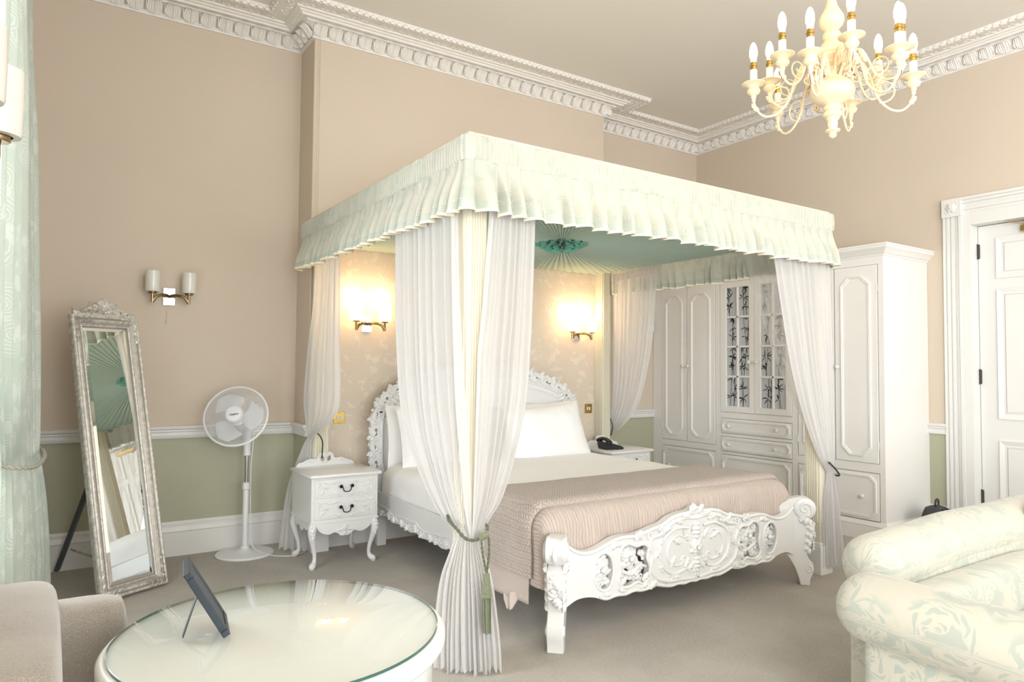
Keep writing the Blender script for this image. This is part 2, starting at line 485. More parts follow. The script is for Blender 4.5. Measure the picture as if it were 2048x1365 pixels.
# carved ornament in a (u,v) plane, standing w off the surface; mp maps (u,v,w) to 3D
def orn_path(g, pts, rad, mp, k=6, per=5, h=0.7, w=0.0, mi=0):
    P = cr(pts, per); n = len(P)
    if not hasattr(rad, '__len__'): R = [rad]*n
    else:
        R = []
        for i in range(n):
            t = i/(n-1)*(len(rad)-1); a = int(min(t, len(rad)-2)); R.append(lerp(rad[a], rad[a+1], t-a))
    vs = []
    for i, (u, v) in enumerate(P):
        a = P[min(i+1, n-1)]; b = P[max(i-1, 0)]
        dx, dy = a[0]-b[0], a[1]-b[1]; L = math.hypot(dx, dy) or 1
        nx, ny = -dy/L, dx/L
        for j in range(k+1):
            th = pi*j/k
            vs.append(mp(u+nx*cos(th)*R[i], v+ny*cos(th)*R[i], w+sin(th)*R[i]*h*1.6-0.0005))
    fs = []
    for i in range(n-1):
        for j in range(k): fs.append((i*(k+1)+j, i*(k+1)+j+1, (i+1)*(k+1)+j+1, (i+1)*(k+1)+j))
    g.add(vs, fs, mi)
def scroll(g, c, r, a0, turns, rad, mp, end=0.15, w=0.0, n=14):
    """volute winding inwards from angle a0"""
    pts = []
    for i in range(n+1):
        t = i/n; rr = r*(1-t*(1-end)); a = a0+turns*2*pi*t
        pts.append((c[0]+rr*cos(a), c[1]+rr*sin(a)))
    orn_path(g, pts, [rad, rad, rad*0.8, rad*0.5], mp, per=2, w=w)
    e = pts[-1]; knob(g, e, rad*0.9, mp, w)
def knob(g, c, r, mp, w=0.0, k=8):
    vs = [mp(c[0], c[1], w+r)]
    for q, (rr, hh) in enumerate(((0.55, 0.85), (0.9, 0.45), (1.0, 0.0))):
        for j in range(k): vs.append(mp(c[0]+r*rr*cos(2*pi*j/k), c[1]+r*rr*sin(2*pi*j/k), w+r*hh))
    fs = [(0, 1+j, 1+(j+1) % k) for j in range(k)]
    for q in range(2):
        for j in range(k): fs.append((1+q*k+j, 1+(q+1)*k+j, 1+(q+1)*k+(j+1) % k, 1+q*k+(j+1) % k))
    g.add(vs, fs)
def leaf(g, c, ang, L, W, mp, w=0.0, lobes=3, curl=0.0, h=0.35):
    """acanthus leaf: lobed outline, raised ribs"""
    n = lobes*4; up = []; dn = []; mid = []
    for i in range(n+1):
        t = i/n
        a = ang+curl*t
        cx = c[0]+L*t*cos(ang+curl*t*0.5); cy = c[1]+L*t*sin(ang+curl*t*0.5)
        e = sin(pi*min(1, t*0.92+0.08))**0.7*(0.72+0.28*abs(sin(pi*lobes*t)))*W*0.5
        nx, ny = -sin(a), cos(a)
        hh = w+W*h*sin(pi*(0.1+0.8*t))
        mid.append(mp(cx, cy, hh)); lf = w+W*h*0.55*abs(sin(pi*lobes*t))
        up.append((mp(cx+nx*e*0.55, cy+ny*e*0.55, lf+W*h*0.35), mp(cx+nx*e, cy+ny*e, w)))
        dn.append((mp(cx-nx*e*0.55, cy-ny*e*0.55, lf+W*h*0.35), mp(cx-nx*e, cy-ny*e, w)))
    vs = []
    for i in range(n+1): vs += [up[i][1], up[i][0], mid[i], dn[i][0], dn[i][1]]
    fs = [(i*5+j, i*5+j+1, (i+1)*5+j+1, (i+1)*5+j) for i in range(n) for j in range(4)]
    g.add(vs, fs)
def flower(g, c, r, mp, w=0.0, petals=6, a0=0.0, layers=2):
    for l in range(layers):
        rr = r*(1-0.38*l)
        for i in range(petals):
            a = a0+2*pi*(i+0.5*l)/petals
            leaf(g, (c[0]+rr*0.12*cos(a), c[1]+rr*0.12*sin(a)), a, rr*0.9, rr*0.85, mp, w+l*r*0.22, lobes=1, h=0.3)
    knob(g, c, r*0.24, mp, w+r*0.42)

# ------------------------------------------------------------------ the room
XL, XA, XB, XR, YN = -1.425, 0.383, 3.237, 4.932, -8.7
DCH, ZB, ZC = 0.326, 3.805, 3.952
struct(G().box((XL-.3, YN-.3, -.1), (XR+.5, .3, 0)).build('floor', 'carpet', smooth=0))
struct(G().box((XL-.3, YN-.3, ZC), (XR+.5, .3, ZC+.1)).build('ceiling', 'ceiling', smooth=0))
wb = struct(G().box((XL-.2, 0, 0), (XR+.2, .15, ZC)).build('wall_back', 'wall', smooth=0))
wc = struct(G().box((XA, -DCH, 0), (XB, 0, ZC)).build('wall_chimney', 'wall', smooth=0))
# right wall with the door opening
DY0, DY1, DZ = -2.845, -3.83, 2.53
g = G(); g.box((XR, DY0, 0), (XR+.2, .15, ZC)); g.box((XR, YN, 0), (XR+.2, DY1, ZC)); g.box((XR, DY1, DZ), (XR+.2, DY0, ZC))
wr = struct(g.build('wall_right', 'wall', smooth=0))
g = G(); WY0, WY1, WZ0, WZ1 = -1.35, -2.95, 0.35, 3.2
WA, WB = -6.25, -7.95  # opening of the added window behind the camera
g.box((XL-.2, WY0, 0), (XL, .15, ZC)); g.box((XL-.2, WA, 0), (XL, WY1, ZC)); g.box((XL-.2, YN, 0), (XL, WB, ZC))
for a, b in ((WY1, WY0), (WB, WA)): g.box((XL-.2, a, 0), (XL, b, WZ0)); g.box((XL-.2, a, WZ1), (XL, b, ZC))
wl = struct(g.build('wall_left', 'wall', smooth=0))
g = G(); FW = [(-1.0, .5), (1.0, 2.5), (3.0, 4.5)]  # unseen front wall, set back and given extra wide windows for softer light
xs = [XL-.2]+[q for p in FW for q in p]+[XR+.2]
for i in (0, 2, 4, 6): g.box((xs[i], YN-.15, 0), (xs[i+1], YN, ZC))
for a, b in FW: g.box((a, YN-.15, 0), (b, YN, .45)); g.box((a, YN-.15, 3.25), (b, YN, ZC))
struct(g.build('wall_front', 'wall', smooth=0))
def sash(name, org, ax, wd, z0, z1):
    """sash window frame in an opening; ax = direction along the wall"""
    g = G(); ax = Vector(ax); nrm = Vector((ax.y, -ax.x, 0))
    def bar(a0, a1, za, zb, t=0.03):
        p = [Vector(org)+ax*a0-nrm*t, Vector(org)+ax*a1+nrm*t]
        g.box((p[0].x, p[0].y, za), (p[1].x, p[1].y, zb))
    bar(0, .06, z0, z1); bar(wd-.06, wd, z0, z1); bar(0, wd, z0, z0+.08); bar(0, wd, z1-.06, z1)
    bar(0, wd, (z0+z1)/2-.025, (z0+z1)/2+.025); bar(wd/2-.012, wd/2+.012, z0, z1, .015)
    return struct(g.build(name, 'trim', smooth=0))
sash('window_1', (XL-.1, WY1, 0), (0, 1, 0), WY0-WY1, WZ0, WZ1)
sash('added_window_5', (XL-.1, WB, 0), (0, 1, 0), WA-WB, WZ0, WZ1)  # unseen window, added to light the wardrobe side more evenly
sash('unseen_window_2', (FW[0][0], YN-.08, 0), (1, 0, 0), FW[0][1]-FW[0][0], .45, 3.25)
sash('unseen_window_4', (FW[2][0], YN-.08, 0), (1, 0, 0), FW[2][1]-FW[2][0], .45, 3.25)
sash('unseen_window_3', (FW[1][0], YN-.08, 0), (1, 0, 0), FW[1][1]-FW[1][0], .45, 3.25)

def sweep(g, path, prof, mi=0, closed_prof=False):
    """profile (offset into the room, z) swept along a wall line with mitred corners; room lies to the right-hand side of travel"""
    P = [Vector((p[0], p[1])) for p in path]; n = len(P); rows = []
    for i in range(n):
        d1 = (P[i]-P[i-1]).normalized() if i else (P[1]-P[0]).normalized()
        d2 = (P[i+1]-P[i]).normalized() if i < n-1 else d1
        n1 = Vector((d1.y, -d1.x)); n2 = Vector((d2.y, -d2.x)); m = n1+n2; m = m/(m.dot(n1)) if m.length > 1e-6 else n1
        rows.append([(P[i].x+m.x*o, P[i].y+m.y*o, z) for o, z in prof])
    k = len(prof); vs = [p for r in rows for p in r]; fs = []
    for i in range(n-1):
        for j in range(k-1): fs.append((i*k+j, i*k+j+1, (i+1)*k+j+1, (i+1)*k+j))
    fs.append(tuple(range(k))); fs.append(tuple((n-1)*k+j for j in range(k-1, -1, -1)))
    return g.add(vs, fs, mi)
PATH = [(XL, 0), (XA, 0), (XA, -DCH), (XB, -DCH), (XB, 0), (XR, 0), (XR, -5.6)]
CPROF = [(-.01, 3.80), (.018, 3.80), (.022, 3.812), (.016, 3.818), (.02, 3.83), (.04, 3.868), (.075, 3.888), (.085, 3.89), (.085, 3.902), (.105, 3.905), (.118, 3.896),
         (.135, 3.898), (.142, 3.910), (.155, 3.912), (.165, 3.922), (.185, 3.922), (.19, 3.934), (.268, 3.934), (.272, 3.924), (.298, 3.924), (.304, 3.93), (.32, 3.93), (.33, 3.953), (-.01, 3.953)]
cn = struct(fixn(sweep(G(), PATH, CPROF).build('trim_1', 'plaster', smooth=25)))
# plaster leaves and dentils along each run
def runs():
    P = [Vector(p) for p in PATH]
    for i in range(len(P)-1):
        d = (P[i+1]-P[i]); L = d.length; d.normalize(); nn = Vector((d.y, -d.x))
        conc0 = i > 0 and (P[i]-P[i-1]).normalized().cross(d) < 0
        conc1 = i < len(P)-2 and d.cross((P[i+2]-P[i+1]).normalized()) < 0
        yield i, P[i], d, nn, L, (1 if conc0 else -1) if i else 0, (1 if conc1 else -1) if i < len(P)-2 else 0
lg = G(); mpl = lambda u, v, w: (u, -w, v)
def leaf_piece():
    g = G(); n = 8
    sec = [(.018, 3.815, .022), (.030, 3.835, .05), (.050, 3.860, .052), (.074, 3.880, .048), (.092, 3.888, .036), (.098, 3.880, .02)]
    rows = []
    for o, z, hw in sec:
        rows.append([(hw*a, -o-d, z-d*.5) for a, d in ((-1, 0), (-.93, .010), (-.78, .007), (-.62, .014), (-.47, .008), (-.31, .015), (-.15, .009), (0, .020), (.15, .009), (.31, .015), (.47, .008), (.62, .014), (.78, .007), (.93, .010), (1, 0))])
    k = 15; g.add([p for r in rows for p in r], [(i*k+j, i*k+j+1, (i+1)*k+j+1, (i+1)*k+j) for i in range(len(sec)-1) for j in range(k-1)])
    g.box((-.0575, -.012, 3.822), (-.052, -.075, 3.876))
    return g
lp = leaf_piece().build('plaster_leaf', 'plaster', cn, smooth=60); first = True
dent = G(); dent.box((-.016, -.305, 3.916), (.016, -.325, 3.934)); dent.box((-.010, -.31, 3.934), (.010, -.334, 3.946))
dp = dent.build('dentil', 'plaster', cn, smooth=0, link=True); firstd = True
rel = G()
for i, p, d, nn, L, c0, c1 in runs():
    rz = atan2(d.y, d.x)
    def place(src, s, isfirst):
        o = src if isfirst else src.copy()
        if not isfirst: COL.objects.link(o)
        o.location = (p.x+d.x*s, p.y+d.y*s, 0); o.rotation_euler = (0, 0, rz); return o
    a = .085*c0 if c0 > 0 else 0; b = L-(.085 if c1 > 0 else 0)
    a0 = .05 if c0 > 0 else (-.03 if c0 else 0); b0 = L-(.05 if c1 > 0 else -.03)
    n = max(1, int(round((b0-a0)/.116)))
    for q in range(n):
        place(lp, a0+(q+.5)*(b0-a0)/n, first); first = False
    a0 = .32*c0; b0 = L-.32*c1
    if b0-a0 > .1:
        n = int(round((b0-a0)/.0525))
        for q in range(n):
            place(dp, a0+(q+.5)*(b0-a0)/n, firstd); firstd = False
        # running scroll relief on the soffit
        a0 = .27*c0; b0 = L-.27*c1; n = max(2, int((b0-a0)/.075)); st = (b0-a0)/n
        def mp(u, v, w, p=p, d=d, nn=nn): return (p.x+d.x*u+nn.x*v, p.y+d.y*u+nn.y*v, 3.934-w)
        for q in range(n):
            cx = a0+(q+.5)*st; sg = 1 if q % 2 else -1
            scroll(rel, (cx, .228+sg*.006), .024, pi*(q % 2), .9*sg, .0045, mp, n=8)
            leaf(rel, (cx+.015, .228-sg*.012), -sg*.6, .035, .022, mp, lobes=2)
tag(rel.build('scroll_relief', 'plaster', cn, smooth=60), kind='stuff')

# picture-rail free walls: chair rail, dado paper, baseboards
RAIL = [(0, .825), (.022, .825), (.026, .838), (.018, .846), (.018, .866), (.03, .872), (.03, .884), (.044, .892), (.046, .908), (.04, .912), (0, .912)]
BASE = [(0, 0), (.022, 0), (.022, .165), (.028, .172), (.022, .19), (.018, .205), (.020, .222), (.012, .232), (.010, .24), (0, .24)]
def trimrun(name, path, prof): return struct(fixn(sweep(G(), path, prof).build(name, 'trim', smooth=25)))
trimrun('trim_2', [(XL, 0), (XA, 0), (XA, -DCH), (.44, -DCH)], RAIL)
trimrun('trim_3', [(XB, -.05), (XB, 0), (4.24, 0)], RAIL)
trimrun('trim_4', [(XR, -2.506), (XR, -2.65)], RAIL)
trimrun('trim_5', [(XL, WY0), (XL, 0)], RAIL)
trimrun('trim_6', [(XR, -4.03), (XR, -5.6)], RAIL)
trimrun('baseboard_back', [(XL, 0), (XA, 0), (XA, -DCH), (XB, -DCH), (XB, 0), (4.24, 0)], BASE)
trimrun('baseboard_right', [(XR, -2.506), (XR, -2.65)], BASE)
trimrun('baseboard_left', [(XL, YN), (XL, 0)], BASE)
g = G(); t = .003
g.box((XL, -t, .2), (XA, 0, .83)); g.build('dado_wallpaper', 'dado', wb, smooth=0)
g = G(); g.box((XB, -t, .2), (4.24, 0, .83)); g.build('dado_wallpaper', 'dado', wb, smooth=0)
g = G(); g.box((XA-t, -DCH, .2), (XA, 0, .83)); g.box((XA-t, -DCH-t, .2), (.44, -DCH, .83)); g.build('dado_wallpaper', 'dado', wc, smooth=0)
g = G(); g.box((XR-t, -2.65, .2), (XR, -2.506, .83)); g.build('dado_wallpaper', 'dado', wr, smooth=0)
# papered field behind the bed
g = G(); x0, x1, z0, z1 = .44, 3.16, .24, 2.42
g.surf(1, 1, lambda a, b: (lerp(x0, x1, a), -DCH-.004, lerp(z0, z1, b)), uv=lambda a, b: (lerp(x0, x1, a), lerp(z0, z1, b)))
g.build('relief_wallpaper', 'inset', wc, smooth=0)
# reeded bead on the chimney's left corner
g = G()
for dx in (.006, .03, .045): g.tube([(XA+dx, -DCH-.001, .91), (XA+dx, -DCH-.001, 3.80)], .008 if dx < .02 else .004, 6)
g.build('corner_bead', 'wall', wc)

# ------------------------------------------------------------------ door
dr = struct(G().box((5.03, DY1+.009, .012), (5.07, DY0-.009, DZ-.016)).build('door_1', 'trim', smooth=0, bevel=.002))
yc = (DY0+DY1)/2
def raised(g, y0, y1, z0, z1, x, t=.012, wd=.05):
    """moulding frame round a door panel, facing -x"""
    for a, (w0, w1, h0, h1) in enumerate(((0, .012, t*1.3, t), (.012, .034, t, .004), (.034, wd, .004, t*.5))):
        A = [(y0-w0, z0+w0), (y1+w0, z0+w0), (y1+w0, z1-w0), (y0-w0, z1-w0)]; B = [(y0-w1, z0+w1), (y1+w1, z0+w1), (y1+w1, z1-w1), (y0-w1, z1-w1)]
        vs = [(x-h0, y, z) for y, z in A]+[(x-h1, y, z) for y, z in B]
        g.add(vs, [(i, (i+1) % 4, 4+(i+1) % 4, 4+i) for i in range(4)])
    A = [(y0, z0), (y1, z0), (y1, z1), (y0, z1)]
    g.add([(x-t*1.3, y, z) for y, z in A]+[(x, y, z) for y, z in A], [(i, 4+i, 4+(i+1) % 4, (i+1) % 4) for i in range(4)])
for (za, zb) in ((2.08, 2.41), (.97, 2.00), (.24, .80)):
    for (ya, yb) in ((-2.985, -3.29), (-3.385, -3.69)):
        g = G(); raised(g, ya, yb, za, zb, 5.03); g.box((5.024, yb+.055, za+.055), (5.031, ya-.055, zb-.055))
        g.build('door_panel', 'trim', dr, smooth=0)
for hz in (2.31, .34, 1.3):
    g = G(); g.tube([(5.02, DY0-.010, hz-.06), (5.02, DY0-.010, hz+.06)], .009, 8)
    for q in (-.055, -.018, .018, .055): g.tube([(5.02, DY0-.010, hz+q-.003), (5.02, DY0-.010, hz+q+.003)], .0115, 8)
    g.box((5.020, DY0-.022, hz-.055), (5.0295, DY0-.010, hz+.055))
    tag(g.build('hinge', 'darkcord', dr), 'dark old bronze butt hinge')
# closer: brass body on the door, pale steel arm to the lintel
g = G(); g.box((4.985, -3.42, 2.425), (5.029, -3.165, 2.475)); g.tube([(5.005, -3.205, 2.40), (5.005, -3.205, 2.43)], .011, 10)
cl = tag(g.build('door_closer', 'brass', dr, bevel=.004), 'brass door closer')
g = G(); g.tube([(4.995, -3.30, 2.49), (4.93, -3.09, 2.505)], .007, 6, flat=.6); g.tube([(4.93, -3.09, 2.505), (4.99, -3.20, 2.485)], .009, 6, flat=.6)
g.tube([(5.0, -3.28, 2.475), (5.0, -3.28, 2.498)], .014, 10); g.box((4.98, -3.34, 2.478), (5.02, -3.25, 2.49))
g.build('closer_arm', 'bronze', cl)
g = G(); g.ball((4.995, DY1+.07, 1.05), .028); g.tube([(5.03, DY1+.07, 1.05), (5.0, DY1+.07, 1.05)], .01); g.build('door_knob', 'brass', dr)
# frame: architrave, jamb lining, plinth, corner block
g = G()
for s, yo, yi in ((1, -2.645, -2.79), (-1, DY1-.055, DY1-.2)):
    for (a, b, t) in ((0, .018, .03), (.018, .028, .018), (.028, .052, .026), (.052, .062, .018), (.062, .088, .026), (.088, .098, .016), (.098, .12, .022), (.12, .145, .035)):
        ya = yo-a if s > 0 else yo-.145+a; yb = yo-b if s > 0 else yo-.145+b
        g.box((XR-t, ya, 0), (XR, yb, 2.62))
    ya, yb = (yo, yi) if s > 0 else (yi, yo)
af = struct(g.build('trim_7', 'trim', smooth=0, bevel=.002))
g = G()
for (za, zb, t) in ((2.62, 2.645, .022), (2.645, 2.675, .03), (2.675, 2.70, .022), (2.70, 2.725, .034), (2.725, 2.748, .046)):
    g.box((XR-t, -2.79, za), (XR, DY1-.055, zb))
g.build('lintel_moulding', 'trim', af, smooth=0, bevel=.002)
for ya in (-2.645, DY1-.05):
    g = G(); g.box((XR-.048, ya, 2.60), (XR, ya-.15, 2.75)); cb = g.build('corner_block', 'trim', af, smooth=0, bevel=.003)
    g = G(); mp = lambda u, v, w, ya=ya: (XR-.048-w, ya-.075+u, 2.675+v)
    flower(g, (0, 0), .045, mp, petals=6)
    for q in range(4): scroll(g, (.045*cos(pi/4+q*pi/2), .045*sin(pi/4+q*pi/2)), .014, q*pi/2, .8, .004, mp, n=7)
    g.build('rosette', 'trim', cb, smooth=60)
g = G()   # reveal lining
g.box((XR-.02, -2.79, 0), (5.12, DY0-.006, DZ+.095)); g.box((XR-.02, DY1-.055, 0), (5.12, DY1+.006, DZ+.095)); g.box((XR-.019, DY1+.0065, DZ-.012), (5.119, DY0-.0065, DZ+.10))
g.box((5.071, DY0, 0), (5.1, DY0-.02, DZ))
g.box((5.12, DY1-.1, 0), (5.14, DY0+.1, DZ+.1))
g.build('jamb_lining', 'trim', af, smooth=0, bevel=.002)

# ------------------------------------------------------------------ fitted wardrobe along the right wall
XF = 4.24
wt = thing('fitted_wardrobe', 'long white fitted wardrobe with clipped-corner panels and glazed middle doors along the right wall', 'wardrobe', (XF, -1.25, 0))
OW = (XF, -1.25, 0)
def wput(g, name, parent, mats='ward', **kw): return g.build(name, mats, parent, off=OW, **kw)
W0, W1 = -.004, -2.506
g = G(); g.box((XF+.02, W0, 0), (XR-.002, W1, 2.285)); wput(g, 'carcass', wt, smooth=0, bevel=.002)
g = G()  # face frame rails and stiles
Z_D0, Z_D1 = .605, 2.19
def fr(y0, y1, z0, z1, t=.02): g.box((XF, y0, z0), (XF+t, y1, z1))
fr(W0, W1, 0, .15); fr(W0, W1, 2.19, 2.285); fr(W0, -.135, .15, 2.19); fr(-.848, -.912, .15, 2.19); fr(-1.69, -1.745, .15, 2.19); fr(-2.462, W1, .15, 2.19)
fr(-.135, -.848, .545, .605); fr(-1.745, -2.462, .535, .605)
fr(-.912, -1.69, .875, .931); fr(-.912, -1.69, .70, .728); fr(-.912, -1.69, .53, .553)
wput(g, 'face_frame', wt, smooth=0, bevel=.001)
g = G()
for a, b, c_, d_ in ((0, .11, .018, .0), (.11, .13, .018, .006), (.13, .15, .008, .0)):
    pass
sweep(g, [(XF, W0), (XF, W1), (XR, W1)], [(0, 0), (.02, 0), (.02, .11), (.024, .118), (.014, .135), (.006, .15), (0, .152)])
fixn(wput(g, 'plinth', wt, smooth=25))
g = G(); sweep(g, [(XF, W0), (XF, W1), (XR, W1)], [(0, 2.255), (.008, 2.255), (.01, 2.268), (.02, 2.272), (.035, 2.295), (.055, 2.312), (.058, 2.33), (.064, 2.333), (.064, 2.345), (-.2, 2.345)])
fixn(wput(g, 'crown_moulding', wt, smooth=25))
def clip_frame(g, y0, y1, z0, z1, c, x, open_=False):
    """octagonal bead moulding"""
    def loop(i):
        a, b, e, f = y0-i, y1+i, z0+i, z1-i; k = c-i*.1
        return [(a-k, e), (b+k, e), (b, e+k), (b, f-k), (b+k, f), (a-k, f), (a, f-k), (a, e+k)]
    pr = [(0, 0), (.001, .010), (.008, .012), (.012, .005), (.017, .009), (.021, .003), (.022, 0)]
    L = [[(x-h, y, z) for y, z in loop(i)] for i, h in pr]; k = 8
    g.add([p for l in L for p in l], [(q*k+j, q*k+(j+1) % k, (q+1)*k+(j+1) % k, (q+1)*k+j) for q in range(len(pr)-1) for j in range(k)])
kg = G(); kg.lathe([(.007, 0), (.008, .008), (.007, .014), (.015, .018), (.019, .025), (.018, .032), (.010, .038), (.002, .039)], 16, mt=Matrix.Rotation(-pi/2, 4, 'Y'))
kproto = kg.build('knob', 'furn', None, link=False)
def knob_at(parent, y, z):
    o = kproto.copy(); COL.objects.link(o); o.parent = parent; o.location = (-.008, y+1.25, z); return o
def wdoor(y0, y1, ky, name='door', hinge=None):
    g = G(); g.box((XF-.006, y0-.003, Z_D0+.003), (XF+.016, y1+.003, Z_D1-.003)); d = wput(g, name, wt, smooth=0, bevel=.002)
    w_ = (y0-y1); m = .055
    g = G(); clip_frame(g, y0-m, y1+m, .655, 2.11, .068, XF-.006); wput(g, 'panel_moulding', d, smooth=20)
    knob_at(d, ky, 1.372)
    for hz in (.75, 2.0):
        g = G(); hy = y1+.001 if abs(ky-y0) < abs(ky-y1) else y0-.001
        g.tube([(XF-.006, hy, hz-.03), (XF-.006, hy, hz+.03)], .005, 6); wput(g, 'hinge', d)
    return d
wdoor(-.138, -.481, -.45); wdoor(-.485, -.845, -.515)
wdoor(-1.75, -2.093, -2.06); wdoor(-2.097, -2.458, -2.13)
def drawer(y0, y1, z0, z1, ks, c=.045, m=.02):
    g = G(); g.box((XF-.006, y0-.003, z0+.003), (XF+.016, y1+.003, z1-.003)); d = wput(g, 'drawer', wt, smooth=0, bevel=.002)
    g = G(); clip_frame(g, y0-m, y1+m, z0+m, z1-m, c, XF-.006); wput(g, 'panel_moulding', d, smooth=20)
    for ky in ks: knob_at(d, ky, (z0+z1)/2)
    return d
drawer(-.138, -.845, .155, .54, (-.26, -.72)); drawer(-.915, -1.687, .155, .527, (-1.02, -1.54)); drawer(-1.75, -2.458, .155, .53, (-1.87, -2.33))
drawer(-.915, -1.687, .73, .872, (-1.025, -1.552), .03, .014); drawer(-.915, -1.687, .556, .698, (-1.025, -1.54), .03, .014)
def gdoor(y0, y1, ky):
    ya, yb = y0-.065, y1+.055; za, zb = .99, 2.13
    g = G(); X0, X1 = XF-.006, XF+.014
    g.box((X0, y0, .934), (X1, ya, 2.187)); g.box((X0, yb, .934), (X1, y1, 2.187)); g.box((X0, ya, .934), (X1, yb, za)); g.box((X0, ya, zb), (X1, yb, 2.187))
    d = wput(g, 'glazed_door', wt, smooth=0, bevel=.002)
    ym = (ya+yb)/2; zr = [za+(zb-za)*i/4 for i in range(5)]
    g = G(); g.box((X0-.001, ym+.009, za), (X1, ym-.009, zb))
    for z in zr[1:4]: g.box((X0-.001, ya, z-.009), (X1, yb, z+.009))
    wput(g, 'glazing_bar', d, smooth=0, bevel=.002)
    knob_at(d, ky, 1.411)
    rnd = random.Random(int(-y0*100))
    for (pa, pb) in ((ya, ym+.009), (ym-.009, yb)):
        for r in range(4):
            z0 = zr[r]+(.009 if r else 0); z1 = zr[r+1]-(.009 if r < 3 else 0)
            g = G(); g.box((XF+.008, pa, z0), (XF+.011, pb, z1))
            # bamboo print: stems and leaf sprays as flat shapes on the pane, clipped to it
            def poly(pts):
                P = [(min(max(a, min(pa, pb)+.001), max(pa, pb)-.001), min(max(b, z0+.001), z1-.001)) for a, b in pts]
                g.add([(XF+.0072, a, b) for a, b in P], [tuple(range(len(P)))], 1)
            def lf(cy, cz, ang, L, W, cv):
                P = []; n = 5
                for sgn in (1, -1):
                    for i in (range(n+1) if sgn > 0 else range(n-1, 0, -1)):
                        t = i/n; a = ang+cv*t; px = cy+L*t*cos(ang+cv*t/2); pz = cz+L*t*sin(ang+cv*t/2); e = sgn*W*.5*sin(pi*t**.8)
                        P.append((px-sin(a)*e, pz+cos(a)*e))
                poly(P)
            for q in range(2):
                sy = lerp(pa, pb, rnd.uniform(.25, .8)); tl = rnd.uniform(-.12, .12); wd = rnd.uniform(.0015, .003); hh = z1-z0; nseg = 3
                for e in range(nseg):
                    ba = z0+hh*e/nseg+.003; bb = z0+hh*(e+1)/nseg-.003; o1 = sy+tl*(ba-z0); o2 = sy+tl*(bb-z0)
                    poly([(o1-wd, ba), (o1+wd, ba), (o2+wd, bb), (o2-wd, bb)])
                    if rnd.random() < .9:
                        b0 = rnd.uniform(0, 2*pi)
                        for h in range(rnd.randint(3, 4)):
                            lf(o2, bb, b0+h*rnd.uniform(.7, 1.3), rnd.uniform(.04, .075), rnd.uniform(.007, .012), rnd.uniform(-.9, .9))
            wput(g, 'pane', d, ['pane', 'ink'], smooth=0)
gdoor(-.915, -1.300, -1.262); gdoor(-1.304, -1.687, -1.342)

# ------------------------------------------------------------------ bed canopy on four posts
CX, CY = 1.735, -1.55
OC = (CX, CY, 0)
cp = thing('bed_canopy', 'tall cream four-post canopy with gathered green valance standing round the bed', 'canopy', OC)
def cput(g, name, parent=cp, mats='cream', **kw): return g.build(name, mats, parent, off=OC, **kw)
def post(x0, y0, x1, y1):
    g = G(); g.box((x0, y0, .0), (x1, y1, 2.32))
    wx, wy = x1-x0, y1-y0
    for q in range(6):
        a = .018+q*(wx-.036)/5; b = .018+q*(wy-.036)/5
        for (px, py) in ((x0+a, y0), (x0+a, y1), (x0, y0+b), (x1, y0+b)):
            g.tube([(px, py, .34), (px, py, 2.28)], .0065, 6, cap=False)
    p = cput(g, 'post', smooth=40)
    g = G(); m = .015; g.box((x0-m, y0-m, 0), (x1+m, y1+m, .19)); g.box((x0-m+.006, y0-m+.006, .19), (x1+m-.006, y1+m-.006, .21))
    cput(g, 'plinth', p, 'furn', smooth=0, bevel=.003)
    return p
post(.352, -2.71, .455, -2.607); post(3.035, -2.715, 3.14, -2.61); post(.405, -.435, .505, -.331); post(3.135, -.435, 3.235, -.331)
FRM = [(.335, -.335), (.335, -2.745), (3.13, -2.745), (3.21, -.335)]
g = G()
for a, b in zip(FRM, FRM[1:]+FRM[:1]):
    d = (Vector(b)-Vector(a)); L = d.length; mt = Matrix.Translation((a[0], a[1], 0)) @ Matrix.Rotation(atan2(d.y, d.x), 4, 'Z')
    g.box((.0355, 0, 2.26), (L, .035, 2.405), mt=mt)
cput(g, 'top_rail', smooth=0, bevel=.003)
g = G(); g.surf(1, 1, lambda a, b: (lerp(.337, lerp(3.128, 3.208, b), a), lerp(-2.743, -.34, b), 2.4055)); cput(g, 'roof_cloth', mats='cream')
# valance path
def vpath():
    P = [Vector(p) for p in ((.320, -.336), (.320, -2.762), (3.145, -2.762), (3.225, -.336))]; R = .03; pts = []
    for i in range(3):
        a, b = P[i], P[i+1]; d = (b-a).normalized(); L = (b-a).length; n = int(L/.0036)
        s0 = R if i else 0; s1 = L-(R if i < 2 else 0)
        for q in range(n+1): pts.append((a+d*lerp(s0, s1, q/n), Vector((d.y, -d.x))))
        if i < 2:
            d2 = (P[i+2]-b).normalized(); n1 = Vector((d.y, -d.x)); n2 = Vector((d2.y, -d2.x)); c = b-d*R-n1*R
            for q in range(1, 6):
                th = q/6; nn = (n1*(1-th)+n2*th).normalized(); pts.append((c+nn*R, nn))
    return pts
VP = vpath(); rv = random.Random(5)
VS = [0.0]
for i in range(1, len(VP)): VS.append(VS[-1]+(VP[i][0]-VP[i-1][0]).length)
